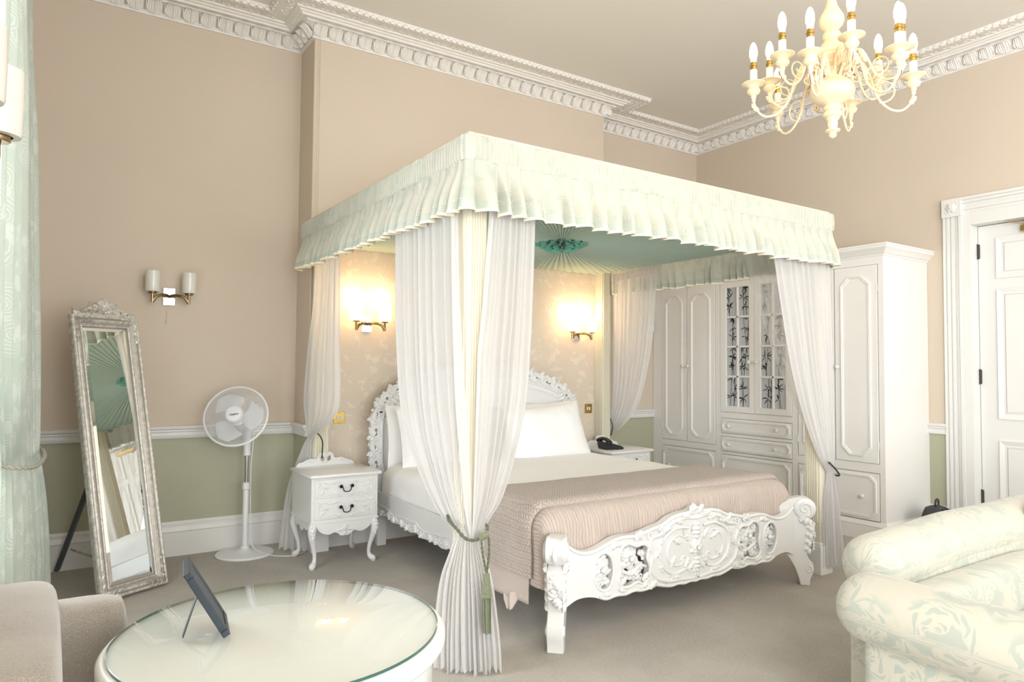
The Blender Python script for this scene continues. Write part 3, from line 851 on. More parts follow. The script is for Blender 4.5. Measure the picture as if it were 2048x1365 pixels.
# folds of uneven width
FB = [0.0]
while FB[-1] < VS[-1]+.2: FB.append(FB[-1]+rv.uniform(.055, .125))
FA = [rv.uniform(.6, 1.35) for _ in FB]; FH = [rv.uniform(-.008, .010) for _ in FB]; FK = [rv.uniform(-.35, .35) for _ in FB]
import bisect
def fold(s):
    i = bisect.bisect(FB, s)-1; t = (s-FB[i])/(FB[i+1]-FB[i]); 
    k = .5+FK[i]*.5; t = t/(2*k) if t < k else .5+(t-k)/(2*(1-k))
    return sin(pi*t)**.8*2-1, lerp(FA[i], FA[i+1], t), lerp(FH[i], FH[i+1], t), i
def vskirt(zt, zb, rows, i0, t0, t1, lift=0.0):
    g = G(); n = len(VP)-1
    def fn(u, v):
        i = round(u*n); p, nn = VP[i]; s = VS[i]; f, a, h, _ = fold(s); tt = lerp(t0, t1, v)
        amp = .003+.030*sm(tt*1.3)*a; fl = .006+.030*tt**1.2
        z = lerp(2.275, 2.032, tt)+h*tt+.004*sin(s*23)*tt
        o = fl+amp*f+.0016*sin(s*330)*max(0, 1-tt*5)+lift
        tang = Vector((-nn.y, nn.x)); sw = .010*sin(s*5.3)*tt
        return (p.x+nn.x*o+tang.x*sw, p.y+nn.y*o+tang.y*sw, z)
    g.surf(n, rows, fn, uv=lambda u, v: (VS[round(u*n)]*1.35, lerp(t0, t1, v)*.25))
    return g
val = cput(vskirt(0, 0, 12, 0, 0, .80), 'valance', mats='valance', smooth=180)
cput(vskirt(0, 0, 3, 0, .80, .95, .0004), 'valance_band', val, 'valband', smooth=180)
cput(vskirt(0, 0, 2, 0, .945, 1.0, .0012), 'valance_edge', val, 'piping', smooth=180)
g = G(); n = len(VP)-1
def hd(u, v):
    i = round(u*n); p, nn = VP[i]; s = VS[i]
    pl = abs(sin(s*pi/.026+1.3*sin(s*7)))**.6; mod = .45+.55*sm(.5+.9*sin(s*9.0+2*sin(s*2.3)))
    e = 1 if .06 < v < .93 else .45
    o = .003+.013*pl*mod*e+.004*sin(pi*v)+.004*sin(s*40)*(1 if v > .95 or v < .05 else 0)
    z = lerp(2.385, 2.270, v)+.003*sin(s*11)
    return (p.x+nn.x*o, p.y+nn.y*o, z)
g.surf(n, 9, hd, uv=lambda u, v: (VS[round(u*n)]*2, v*.12))
cput(g, 'pencil_pleat_heading', val, 'valance', smooth=180)
# pleated sunburst under the canopy
RX, RY = 1.80, -1.535
g = G(); NA = 1500
def sb(u, v):
    th = 2*pi*u; c, s_ = cos(th), sin(th)
    xr = lerp(3.12, 3.20, .5)
    tx = (xr-.02-RX)/c if c > 0 else (.36-RX)/c if c < 0 else 99
    ty = (-.345-RY)/s_ if s_ > 0 else (-2.72-RY)/s_ if s_ < 0 else 99
    R = min(abs(tx), abs(ty)); r = .05+(R-.05)*v
    ph = u*150+.35*sin(th*5)+.2*sin(th*11); q = ph % 1
    pl = abs(sin(pi*q))**.55*.9
    return (RX+r*c, RY+r*s_, 2.245-.018*(1-v)**2-.055*v*(1-v)*.35-(pl-.4)*(.008+.016*min(1, v*3)*(1-.35*v)))
g.surf(NA, 10, sb, closeu=True); cput(g, 'sunburst_cloth', mats='mint', smooth=50)
g = G(); rr = random.Random(3)
for L in range(4):
    r0, r1 = .012+.014*L, .095+.030*L; zz = 2.165+.014*L; k = 14+5*L; ph = rr.random()*6
    g.surf(240, 5, lambda u, v, r0=r0, r1=r1, zz=zz, k=k, ph=ph: (RX+lerp(r0, r1, v)*(1+.05*sin(3*u*2*pi))*cos(2*pi*u+.10*sin(k*2*pi*u*.5)), RY+lerp(r0, r1, v)*sin(2*pi*u+.10*sin(k*2*pi*u*.5)), zz+v*.03+.026*v*sin(k*2*pi*u+ph)+.006*v*sin(2.7*k*u*2*pi)), closeu=True)
cput(g, 'ruffled_rosette', mats='teal', smooth=180)

# ------------------------------------------------------------------ bed
BX = 1.805
OB = (BX, -1.6, 0)
bed = thing('carved_bed', 'white carved rococo bed with pierced footboard and scrolled legs', 'bed', OB)
def bput(g, name, parent=bed, mats='furn', **kw): return g.build(name, mats, parent, off=OB, **kw)
def sym(half): return [(-u, v) for u, v in reversed(half) if u > 1e-4]+half
# footboard
top = cr([(0, .588), (.03, .572), (.06, .560), (.13, .557), (.20, .542), (.26, .515), (.32, .506), (.39, .490), (.46, .481), (.54, .485), (.61, .475), (.69, .448), (.76, .436), (.83, .447), (.90, .49)], 3)
bot = cr([(0, .165), (.04, .172), (.09, .166), (.14, .173), (.19, .168), (.25, .178), (.31, .192), (.36, .182), (.41, .180), (.46, .188), (.52, .178), (.58, .184), (.65, .176), (.72, .202), (.78, .213), (.84, .210), (.90, .185)], 3)
outline = sym(top)+list(reversed(sym(bot)))
def blob(pts): return [(u, v) for u, v in cr(pts, 4, closed=True)]
H1 = blob([(.60, .335), (.615, .385), (.655, .415), (.70, .405), (.73, .36), (.73, .30), (.70, .245), (.655, .225), (.62, .245), (.603, .29)])
H2 = blob([(.36, .40), (.40, .425), (.45, .42), (.50, .44), (.55, .42), (.565, .37), (.555, .31), (.57, .26), (.545, .225), (.49, .22), (.44, .235), (.40, .22), (.365, .24), (.35, .30), (.37, .35)])
H3 = blob([(.12, .205), (.145, .232), (.175, .232), (.195, .205), (.16, .195)])
holes = []
for h in (H1, H2, H3):
    holes += [h, [(-u, v) for u, v in reversed(h)]]
fmap = lambda u, v, w: (BX+u, -2.722-.012*cos(u*1.7)-w, v)
g = G(); g.panel(outline, holes, -.022, .022, fmap); fb = fixn(bput(g, 'footboard', smooth=30, bevel=.003))
g = G()
for s in (1, -1):
    m = lambda u, v, w, s=s: fmap(u*s, v, w)
    orn_path(g, [(u, v-.010) for u, v in top[::2]], .010, m, w=.020, per=2)
    orn_path(g, [(u, v+.008) for u, v in bot[::2] if u < .70], .008, m, w=.020, per=2)
    orn_path(g, [(.0, .515), (.10, .525), (.20, .505), (.27, .46), (.34, .45)], [.008, .012, .009], m, w=.02)
    orn_path(g, [(.34, .455), (.355, .41), (.335, .36), (.345, .30), (.31, .24), (.22, .205), (.12, .20), (.02, .19)], [.012, .012, .013, .012, .009], m, w=.02)
    orn_path(g, [(.06, .47), (.16, .475), (.25, .43), (.28, .36), (.25, .28), (.17, .235), (.08, .25)], [.007, .011, .008], m, w=.02)
    orn_path(g, [(.10, .42), (.14, .44), (.20, .41), (.225, .35), (.20, .295), (.13, .275), (.09, .30)], [.004, .008, .010, .008, .004], m, w=.02)
    scroll(g, (.345, .465), .030, pi, 1.1, .008, m, w=.02); scroll(g, (.19, .535), .022, 0, -1, .006, m, w=.02)
    scroll(g, (.095, .30), .022, 0, .9, .006, m, w=.02)
    for (lx, ly, la, ll) in ((.02, .54, 1.0, .06), (.05, .53, .2, .07), (.30, .22, -.5, .07), (.26, .47, .9, .06), (.33, .33, 2.4, .07), (.02, .22, 2.0, .05), (.46, .455, 2.5, .07), (.40, .455, .5, .07), (.57, .45, -.3, .08), (.36, .27, -.6, .06)):
        leaf(g, (lx, ly), la, ll, .04, m, w=.022)
    for (lx, ly, la, ll) in ((.10, .50, .3, .08), (.19, .49, -.3, .08), (.255, .44, -.9, .07), (.28, .32, -1.9, .07), (.20, .225, 3.3, .08), (.12, .39, .5, .08), (.16, .33, -.9, .07), (.06, .40, 1.0, .07), (.055, .31, -1.0, .07), (.07, .24, 2.6, .06), (.62, .455, 3.4, .08), (.52, .20, .4, .06), (.42, .20, 2.8, .06), (.62, .20, .2, .06)): leaf(g, (lx, ly), la, ll, .036, m, w=.021)
    # rims of the pierced parts
    for h in (H1, H2, H3): orn_path(g, h[::2]+[h[0]], .0085, m, w=.020, per=2)
    scroll(g, (.52, .405), .034, pi*.9, -1.0, .008, m, w=.0); scroll(g, (.445, .34), .03, 0, 1.0, .008, m); scroll(g, (.40, .26), .028, 1, -.9, .007, m); scroll(g, (.53, .25), .026, 2, 1.0, .007, m)
    orn_path(g, [(.36, .30), (.41, .31), (.46, .275), (.51, .29), (.56, .31)], [.008, .012, .008], m)
    orn_path(g, [(.60, .32), (.64, .30), (.68, .28), (.73, .27)], [.006, .01, .006], m)
    for (lx, ly, la, ll) in ((.47, .40, 2.0, .07), (.47, .36, .3, .08), (.53, .34, -1.2, .07), (.42, .38, 3.4, .07), (.44, .28, -2.2, .07), (.49, .27, -.8, .07), (.64, .36, 1.3, .06), (.68, .33, -.6, .07), (.65, .29, -2.2, .07), (.70, .37, .6, .06)):
        leaf(g, (lx, ly), la, ll, .042, m, w=-.004)
    for kx, ky in ((.40, .24), (.57, .40), (.385, .345), (.555, .235), (.73, .315), (.61, .255)): knob(g, (kx, ky), .011, m)
    # husk beads under the bottom edge
    for (u, v) in bot[1:34:1]: knob(g, (u, v+.005), .009, m, w=.014)
# centre basket of shells
flower(g, (0, .355), .055, fmap, w=.02, petals=7); leaf(g, (0, .40), pi/2, .10, .07, fmap, w=.02, lobes=4); leaf(g, (0, .31), -pi/2, .09, .07, fmap, w=.02, lobes=4)
leaf(g, (-.005, .53), pi/2+.15, .07, .05, fmap, w=.01); flower(g, (0, .205), .03, fmap, w=.02, petals=5)
bput(g, 'carving', fb, smooth=60)
for s in (1, -1):
    m = lambda u, v, w, s=s: fmap(u*s, v, w)
    for c, r in (((.665, .325), .070), ((.475, .355), .068), ((.440, .272), .044), ((.535, .395), .036), ((.535, .275), .042), ((.40, .30), .034), ((.665, .255), .03)):
        g = G(); flower(g, c, r, m, w=-.012, petals=6, a0=.3); bput(g, 'carved_flower', fb, smooth=60)
# scrolled corner legs at the foot, set diagonally
LEG = [(-.10, .46), (-.06, .50), (-.01, .535), (.05, .545), (.10, .532), (.132, .50), (.138, .465), (.124, .43), (.108, .414), (.085, .412), (.095, .404), (.118, .394), (.138, .388), (.134, .36), (.130, .32), (.115, .27), (.092, .225), (.088, .185), (.10, .16), (.122, .135), (.128, .10), (.115, .06), (.105, .035), (.105, 0), (.045, 0), (.035, .05), (.012, .11), (-.02, .165), (-.05, .205), (-.10, .215)]
for s in (1, -1):
    bx, by = BX+s*.925, -2.712; dx, dy = s*.7071, -.7071
    mleg = lambda u, v, w: (bx+dx*u-dy*s*w, by+dy*u+dx*s*w, v)
    g = G(); g.panel(LEG, [], -.040, .040, mleg); lgo = fixn(bput(g, 'leg', smooth=30, bevel=.005))
    g = G(); cc = mleg(.075, .475, 0); mtv = Matrix.Translation(cc) @ Matrix.Rotation(atan2(dx, -dy)*1.0, 4, 'Z') @ Matrix.Rotation(pi/2, 4, 'Y')
    g.lathe([(.045, -.052), (.060, -.050), (.066, -.044), (.066, -.030), (.062, -.024), (.062, .024), (.066, .030), (.066, .044), (.060, .050), (.045, .052)], 28, mt=mtv)
    bput(g, 'volute', lgo, smooth=40)
    for side in (1, -1):
        m = lambda u, v, w, side=side: mleg(u, v, side*w)
        g = G(); scroll(g, (.075, .475), .046, -pi/2+.3, 1.4, .009, m, w=.050, n=20); leaf(g, (.04, .415), -.4, .09, .07, m, w=.038)
        for q in range(4): leaf(g, (.085-.004*q, .375-.045*q), -.9, .055, .05, m, w=.036, lobes=2)
        scroll(g, (.095, .10), .024, pi/2, -1.2, .006, m, w=.040); bput(g, 'carving', lgo, smooth=60)
    g = G()
    mf = lambda u, v, w: (bx+dx*(.128+w-abs(v-.31)*.10)-dy*s*u, by+dy*(.128+w-abs(v-.31)*.10)+dx*s*u, v)
    for q, zz in enumerate((.385, .345, .305, .265)): flower(g, (.008*(-1)**q, zz-.02), .024, mf, petals=5); leaf(g, (0, zz), -pi/2+.5*(-1)**q, .06, .05, mf)
    g.tube([(bx+dx*.128, by+dy*.128, .50), (bx+dx*.14, by+dy*.14, .47), (bx+dx*.135, by+dy*.135, .44), (bx+dx*.10, by+dy*.10, .418)], .012, 6)
    bput(g, 'carving', lgo, smooth=60)
# side rails with scalloped carved aprons
for s in (1, -1):
    x = BX+s*.965
    tp = [(-2.66, .405), (-1.6, .412), (-.50, .42)]
    bt = []
    N = 60
    for i in range(N+1):
        y = lerp(-.50, -2.66, i/N); t = i/N
        bt.append((y, .275-.035*sin(pi*t)-.014*abs(sin(t*pi*9))-.004*sin(t*90)))
    m = lambda u, v, w, s=s, x=x: (x+s*w, u, v)
    g = G(); g.panel(tp+bt, [], -.03, 0, m); rl = fixn(bput(g, 'side_rail', smooth=30, bevel=.003))
    g = G()
    orn_path(g, [(y, z+.06+.012*sin(i*.9)) for i, (y, z) in enumerate(bt[::2])], .006, m, per=2)
    for i in range(2, 58, 3):
        y, z = bt[i]; leaf(g, (y+.02, z+.045), -pi/2-.5*(-1)**i, .055, .045, m); knob(g, (y-.03, z+.02), .008, m)
        if i % 2: scroll(g, (y, z+.03), .018, 0, .9, .005, m, n=8)
    bput(g, 'carving', rl, smooth=60)
# headboard
def arch(i):
    return [(.86-i, .30), (.87-i, .50), (.90-i, .62), (.905-i, .80), (.90-i, .95), (.86-i, 1.05), (.78-i*.8, 1.115-i*.6), (.66-i*.6, 1.165-i*.8), (.52-i*.5, 1.205-i), (.34-i*.3, 1.24-i), (.16, 1.27-i), (0, 1.285-i)]
hin = cr(arch(0), 4); ho = []
pts = cr([(p[0], p[1]) for p in arch(-.085)], 10); acc = 0
for i, (u, v) in enumerate(pts):
    if i: acc += math.hypot(u-pts[i-1][0], v-pts[i-1][1])
    k = 1 if v > .46 else 0
    ax, ay = pts[min(i+1, len(pts)-1)], pts[max(i-1, 0)]; dx, dy = ax[0]-ay[0], ax[1]-ay[1]; L = math.hypot(dx, dy) or 1
    e = k*(.020*abs(sin(acc*pi/.105))**.7+.007*sin(acc*61)-.012)
    ho.append((max(0, u+dy/L*e) if i < len(pts)-1 else 0, v-dx/L*e))
outline = [(-u, v) for u, v in ho if u > 1e-3]+[p for p in reversed(ho)]
hl = []
# pierced slots between frame and edge
q = cr(arch(-.045), 10)
acc = 0; nxt = .30
HC = []
for i in range(1, len(q)):
    acc += math.hypot(q[i][0]-q[i-1][0], q[i][1]-q[i-1][1])
    if acc > nxt and q[i][0] > .06:
        a = atan2(q[i][1]-q[i-1][1], q[i][0]-q[i-1][0]); HC.append((q[i], a, len(HC))); nxt += .125
for (c, a, k) in HC:
    e = [(c[0]+x*cos(a)-y*sin(a), c[1]+x*sin(a)+y*cos(a)) for x, y in [(-.032, -.004), (-.02, .012), (-.004, .006), (.012, .014), (.030, .002), (.018, -.012), (.0, -.006), (-.016, -.014)]]
    jr = random.Random(k); e = [(x+jr.uniform(-.0008, .0008), y+jr.uniform(-.0008, .0008)) for x, y in e]
    hl += [e, [(-u+jr.uniform(-.0006, .0006), v+jr.uniform(-.0006, .0006)) for u, v in reversed(e)]]
hmap = lambda u, v, w: (BX+u, -.47-w, v)
ins = cr(arch(.012), 4); g = G(); g.panel([(-u, v) for u, v in ins if u > 1e-3]+[p for p in reversed(ins)], [], -.021, .012, hmap); g.panel(outline, hl, -.02, .02, hmap); hb = fixn(bput(g, 'headboard', smooth=30, bevel=.002))
g = G()
for s in (1, -1):
    m = lambda u, v, w, s=s: hmap(u*s, v, w)
    orn_path(g, hin[::2], .014, m, per=2, w=.018); orn_path(g, cr(arch(.05), 2), .007, m, per=3, w=.018)
    orn_path(g, [(.72, .55), (.76, .70), (.74, .86), (.66, .97), (.50, 1.03), (.30, 1.06), (.12, 1.12), (0, 1.13)], .006, m, w=.018)
    scroll(g, (.62, .93), .05, pi/2, 1.2, .008, m, w=.018); scroll(g, (.30, 1.02), .05, 0, 1.2, .008, m, w=.018); scroll(g, (.18, 1.16), .04, pi, -1.1, .008, m, w=.018)
    for (c, a, k) in HC:
        nx, ny = sin(a), -cos(a)
        scroll(g, (c[0]+nx*.018, c[1]+ny*.018), .036, a, .95*(1 if k % 2 else -1), .009, m, w=.016, n=10)
        leaf(g, (c[0]+.055*cos(a), c[1]+.055*sin(a)), a-.9, .07, .05, m, w=.018)
        leaf(g, (c[0]-nx*.02, c[1]-ny*.02), a+2.6, .06, .045, m, w=.018)
        knob(g, (c[0]+nx*.05+.03*cos(a), c[1]+ny*.05+.03*sin(a)), .013, m, w=.016)
        leaf(g, (c[0]+nx*.03-.03*cos(a), c[1]+ny*.03-.03*sin(a)), a-2.0, .05, .04, m, w=.018)
    leaf(g, (.85, 1.04), 2.3, .14, .09, m, w=.02, lobes=4); leaf(g, (.86, 1.0), -1.9, .14, .09, m, w=.02, lobes=4); scroll(g, (.875, 1.05), .04, 0, 1.2, .01, m, w=.02)
flower(g, (0, 1.33), .07, hmap, w=.02, petals=7)
bput(g, 'carving', hb, smooth=60)
for s in (1, -1):
    g = G(); g.box((BX+s*.86, -.50, 0), (BX+s*.93, -.45, .34)); bput(g, 'leg', smooth=0, bevel=.004)

# ------------------------------------------------------------------ bedding
rn = random.Random(11)
from mathutils import noise as mnoise
def nz(x, y, z=0.0, s=1.0): return mnoise.noise(Vector((x*s, y*s, z*s)))
def rbox(g, x0, x1, y0, y1, z0, z1, r, nx=40, ny=50, top=None, mi=0):
    """soft slab: superellipse cross-section in x, pillowed ends in y"""
    def fn(u, v):
        a = 2*pi*u; ca, sa = cos(a), sin(a); n = 2/5.0
        px = (abs(ca)**n)*(1 if ca > 0 else -1); pz = (abs(sa)**n)*(1 if sa > 0 else -1)
        e = 1-abs(2*v-1)**12*.0; yy = lerp(y0, y1, v); k = min(v, 1-v)*ny/2.0; sh = 1-.10*max(0, 1-k)**2
        x = (x0+x1)/2+(x1-x0)/2*px*(1-.03*max(0, 1-k)**2); z = (z0+z1)/2+(z1-z0)/2*pz*sh
        if top: z += top(x, yy)*max(0, pz)
        return (x, yy, z)
    g.surf(nx, ny, fn, mi, closeu=True, uv=lambda u, v: (u*4, v*2))
    k = nx; n0 = len(g.v)-k*(ny+1)
    g.f.append([n0+j for j in range(k)]); g.m.append(mi); g.f.append([n0+ny*k+j for j in reversed(range(k))]); g.m.append(mi)
g = G(); rbox(g, .885, 2.725, -2.66, -.52, .36, .565, .05, top=lambda x, y: 0)
mo = fixn(g.build('mattress', 'linen', smooth=50, off=(BX, -1.6, .36))); mo.location = (BX, -1.6, .36)
tag(mo, 'white mattress lying in the carved bed frame', 'mattress')
# duvet: drapes over the sides
def prof(s, top_z=.625, hang=.40, xo=.0):
    """cross-section of bedding over the mattress, s in 0..1 -> x, z, nx, nz"""
    x0, x1 = .868-xo, 2.742+xo; r = .085
    segs = [(top_z-r-hang), pi*r/2, (x1-x0-2*r), pi*r/2, (top_z-r-hang)]; T = sum(segs); d = s*T
    if d < segs[0]: return x0, hang+d, -1, 0, d
    e = d-segs[0]
    if e < segs[1]:
        a = e/r; return x0+r-r*cos(a), top_z-r+r*sin(a), -cos(a), sin(a), d
    e -= segs[1]
    if e < segs[2]: return x0+r+e, top_z, 0, 1, d
    e -= segs[2]
    if e < segs[3]:
        a = e/r; return x1-r+r*sin(a), top_z-r+r*cos(a), sin(a), cos(a), d
    e -= segs[3]
    return x1, top_z-r-e, 1, 0, d
g = G()
def dv(u, v):
    y = lerp(-.53, -2.60, v); x, z, nx_, nz_, d = prof(u, .612, .415)
    k = .010*nz(x*1.2, y*2.2, z*2, 1.6)+.008*abs(nz(x+y, y*2-z*3, 0, 2.4))
    if abs(nx_) > .5: k += .012*sin(y*9+z*14)*max(0, (.55-z)*5)
    e = min(1, v*14); k -= .05*(1-e)**2
    z2 = z-.04*(1-e)**2*(1 if nz_ > .5 else 0)
    return (x+nx_*k, y, z2+nz_*k)
g.surf(110, 70, dv, uv=lambda u, v: (u*3, v*2))
do = g.build('duvet', 'linen', smooth=180, off=(BX, -1.6, .6)); do.location = (BX, -1.6, .6)
tag(do, 'smooth white duvet covering the mattress up to the mauve bedspread', 'duvet')
do.modifiers.new('thickness', 'SOLIDIFY').thickness = .012
def pillow(label, c, w_, h_, th, rx, rz, ry=0.0, seed=0):
    g = G(); r = random.Random(seed); ph = r.random()*9
    for sg in (1, -1):
        def fn(u, v):
            a, b = 2*u-1, 2*v-1
            e = max(0, (1-abs(a)**3.2))**.55*max(0, (1-abs(b)**3.2))**.55
            pin = 1-.045*(abs(b)**2)*(1-abs(a)**6)*0-.05*(1-abs(a)**2)*abs(b)**4*0
            x = a*w_/2*(1-.05*(1-b*b)); z = b*h_/2*(1-.06*(1-a*a))
            wr = .010*nz(a*1.5+ph, b*1.5, sg, 1.3)+.006*abs(nz(a*3, b*3+ph, sg, 1.0))
            return (x, sg*(th/2*e+wr*min(1, e*3)), z)
        g.surf(36, 26, fn, uv=lambda u, v: (u, v))
    # piped flange edge
    edge = [(a*w_/2*(1-.05*(1-b*b)), 0, b*h_/2*(1-.06*(1-a*a))) for a, b in [(lerp(-1, 1, i/14), -1) for i in range(14)]+[(1, lerp(-1, 1, i/10)) for i in range(10)]+[(lerp(1, -1, i/14), 1) for i in range(14)]+[(-1, lerp(1, -1, i/10)) for i in range(10)]]
    g.tube(edge, .0035, 6, closed=True)
    o = g.build('pillow', 'linen', smooth=180); o.location = c; o.rotation_euler = (rx, ry, rz)
    return tag(o, label, 'pillow', 'white pillows against the headboard')
pillow('white pillow leaning on the headboard behind the other, left side of the bed', (1.26, -.60, .815), .74, .46, .14, radians(-10), 0, .02, 1)
pillow('plump white pillow in front on the left side of the bed', (1.29, -.755, .810), .74, .46, .17, radians(-20), .02, .03, 2)
pillow('white pillow leaning on the headboard behind the front one, right side of the bed', (2.30, -.60, .815), .74, .46, .14, radians(-10), 0, -.03, 3)
pillow('large plain white pillow in front on the right side of the bed', (2.26, -.76, .812), .76, .47, .17, radians(-20), -.02, -.07, 4)

# bedspread, folded back on itself across the foot of the bed
bs = thing('bedspread', 'mauve cable-quilted bedspread folded across the foot of the bed', 'bedspread', (BX, -2.3, .63))
OS = (BX, -2.3, .63)
def spread(path, hang, n, xo=.012, topz=.622, cut=None, rows=5, amp=.004, uoff=0.0, bulge=0.0):
    g = G(); P = cr(path, rows); L = [0]
    for i in range(1, len(P)): L.append(L[-1]+math.dist(P[i], P[i-1]))
    nv = len(P)-1
    def fn(u, v):
        i = round(v*nv); y, dz = P[i]; hg = hang(y) if callable(hang) else hang
        x, z, nx_, nz_, d = prof(u, topz, hg, xo)
        k = dz+amp*nz(x*2, y*3, z*2, 2.5)*1.5
        if abs(nx_) > .5: k = max(dz, 0)*.6+.010*sin(y*16+z*5)*max(0, (.6-z)*3)+.012*max(0, (.6-z))+amp*nz(x, y*4, z*3, 2)
        z += bulge*nz_*(1-((x-BX)/1.0)**2)
        if dz < 0:
            z = max(hg, z+dz*(1 if nz_ > .3 else max(.3, min(1, (z-hg)*2)))); k = 0; x = BX+(x-BX)*(1+dz*.12)
            y += .012*nz(x*5, z*5, 0)+.014*sin(x*22+3*sin(x*5))*min(1, -dz*6)*.5
        return (x+nx_*k, y, z+nz_*k)
    g.surf(n, nv, fn, uv=lambda u, v: (L[round(v*nv)]+uoff, prof(u, topz, hang(P[round(v*nv)][0]) if callable(hang) else hang, xo)[4]))
    return g
hup = lambda y: .175+.10*sm((y+2.25)/.4)*0-.04*sm((-2.2-y)/.3)
upper = [(-1.955, -.0005), (-1.935, .004), (-1.940, .016), (-2.0, .024), (-2.2, .030), (-2.40, .036), (-2.50, .042), (-2.55, .042), (-2.582, .030), (-2.588, .012), (-2.57, .002)]
def slant(y): return 1
g = spread(upper, lambda y: .30, 150, .056, .628)
o = g.build('cable_quilt', 'cable', bs, smooth=180, off=OS)
g = spread([(-1.97, .004), (-2.1, .010), (-2.3, .014), (-2.5, .018), (-2.56, .012)], lambda y: .165, 150, .050, .628)
# keep only the parts hanging below the cable border
keep = [i for i, f in enumerate(g.f) if all(g.v[k][2] < .335 for k in f)]
g.f = [g.f[i] for i in keep]; g.m = [g.m[i] for i in keep]
bo = g.build('satin_border', 'satin', bs, smooth=180, off=OS)
bo.modifiers.new('thickness', 'SOLIDIFY').thickness = .008
lower = [(-2.545, .004), (-2.58, .008), (-2.62, .004), (-2.650, -.012), (-2.672, -.05), (-2.682, -.11), (-2.684, -.20), (-2.684, -.26)]
g = spread(lower, lambda y: .26, 150, .046, .626, bulge=.01)
o = g.build('crinkle_quilt', 'rib', bs, smooth=180, off=OS)
# corner of the border hanging lowest, by the foot post
g = G()
def tail(u, v):
    y = lerp(-2.50, -2.36, u)+.02*sin(v*3); wv = 1-.75*v
    y = -2.425+(y+2.425)*wv-.015*v; return (.800+.012*sin(u*9+v*3)-.02*v, y, .20-.085*v)
g.surf(14, 8, tail, uv=lambda u, v: (u*.1, v*.1)); to = g.build('corner_fold', 'satin', bs, smooth=180, off=OS); to.modifiers.new('thickness', 'SOLIDIFY').thickness = .01

# ------------------------------------------------------------------ curtains
def drape(rows, folds, n=90, per=6, amp=1.0, seed=0, off=(0, 0, 0), head=True):
    """rows: (z, ax, ay, bx, by, fold depth) from top to hem"""
    R = cr(rows, per); r = random.Random(seed); nf = folds
    ph = [r.uniform(0, 6.28) for _ in range(4)]; g = G()
    nv = len(R)-1
    def fn(u, v):
        z, ax, ay, bx, by, d = R[round(v*nv)]
        dx, dy = bx-ax, by-ay; L = math.hypot(dx, dy) or 1e-6; nx, ny = dy/L, -dx/L
        w_ = u+.030*sin(u*11+ph[0]+v*1.5)
        f = sin(2*pi*nf*w_+ph[1]+.5*sin(v*4+ph[2]))+.38*sin(2*pi*nf*2.3*w_+ph[3]+v*2)+.25*sin(2*pi*nf*.45*w_+ph[2])
        zz = z+(.008*sin(u*31+ph[0])+.006*sin(u*12) if v > .999 else 0)
        return (ax+dx*u+nx*f*d*.62*amp, ay+dy*u+ny*f*d*.62*amp, zz)
    W = math.hypot(R[0][3]-R[0][1], R[0][4]-R[0][2])*1.8
    g.surf(n, nv, fn, uv=lambda u, v: (u*max(W, .5), (R[0][0]-R[round(v*nv)][0])))
    return g
def curtain(name, label, rows, folds, m, loc, group=None, **kw):
    g = drape(rows, folds, **kw)
    o = g.build(name, m, smooth=180, off=loc); o.location = loc
    return tag(o, label, 'curtain', group)
GS = 'white sheer curtains tied back at the canopy posts'
XC = .322
nl1 = curtain('sheer_curtain', 'white voile curtain on the left side of the nearest post, with the tassel tie', [
    (2.26, XC, -2.0, XC, -2.66, .020), (1.7, XC, -2.02, XC, -2.69, .022), (1.43, XC, -2.05, XC+.005, -2.705, .024), (1.17, XC, -2.10, .335, -2.72, .024), (.97, XC, -2.20, .345, -2.735, .022),
    (.77, .33, -2.38, .355, -2.745, .018), (.66, .332, -2.53, .360, -2.752, .014), (.60, .332, -2.66, .366, -2.757, .010), (.55, .295, -2.70, .362, -2.762, .012), (.43, .254, -2.685, .372, -2.772, .018),
    (.30, .240, -2.67, .377, -2.78, .022), (.15, .236, -2.66, .382, -2.785, .024), (.015, .238, -2.655, .387, -2.79, .026)], 8, 'sheer', (.33, -2.5, 0), GS, seed=1, n=130)
nl2 = curtain('sheer_curtain', 'white voile curtain on the right side of the nearest post, before the bed', [
    (2.26, .466, -2.742, .722, -2.742, .018), (1.65, .418, -2.742, .708, -2.738, .020), (1.42, .390, -2.745, .698, -2.738, .022), (1.19, .378, -2.748, .678, -2.74, .024), (.96, .372, -2.750, .617, -2.745, .024),
    (.76, .368, -2.752, .536, -2.75, .020), (.66, .366, -2.757, .455, -2.757, .014), (.60, .362, -2.760, .412, -2.762, .009), (.55, .350, -2.765, .400, -2.790, .010), (.43, .352, -2.77, .436, -2.81, .015),
    (.30, .357, -2.775, .457, -2.82, .018), (.12, .362, -2.78, .480, -2.826, .020), (.015, .366, -2.785, .486, -2.828, .022)], 6, 'sheer', (.5, -2.75, 0), GS, seed=2, n=110)
nr1 = curtain('sheer_curtain', 'white voile curtain at the right-hand foot post, in front of the fitted wardrobe', [
    (2.26, 2.50, -2.735, 3.13, -2.735, .018), (2.03, 2.55, -2.738, 3.135, -2.738, .020), (1.72, 2.622, -2.738, 3.145, -2.738, .022), (1.34, 2.722, -2.74, 3.158, -2.74, .024), (1.02, 2.85, -2.742, 3.166, -2.742, .022),
    (.78, 2.985, -2.744, 3.160, -2.742, .018), (.69, 3.060, -2.745, 3.145, -2.745, .012), (.64, 3.075, -2.74, 3.140, -2.755, .010), (.48, 3.050, -2.73, 3.170, -2.765, .015), (.22, 3.035, -2.72, 3.200, -2.775, .020), (.05, 3.03, -2.715, 3.222, -2.78, .022)],
    8, 'sheer', (3.0, -2.74, 0), GS, seed=3, n=120)
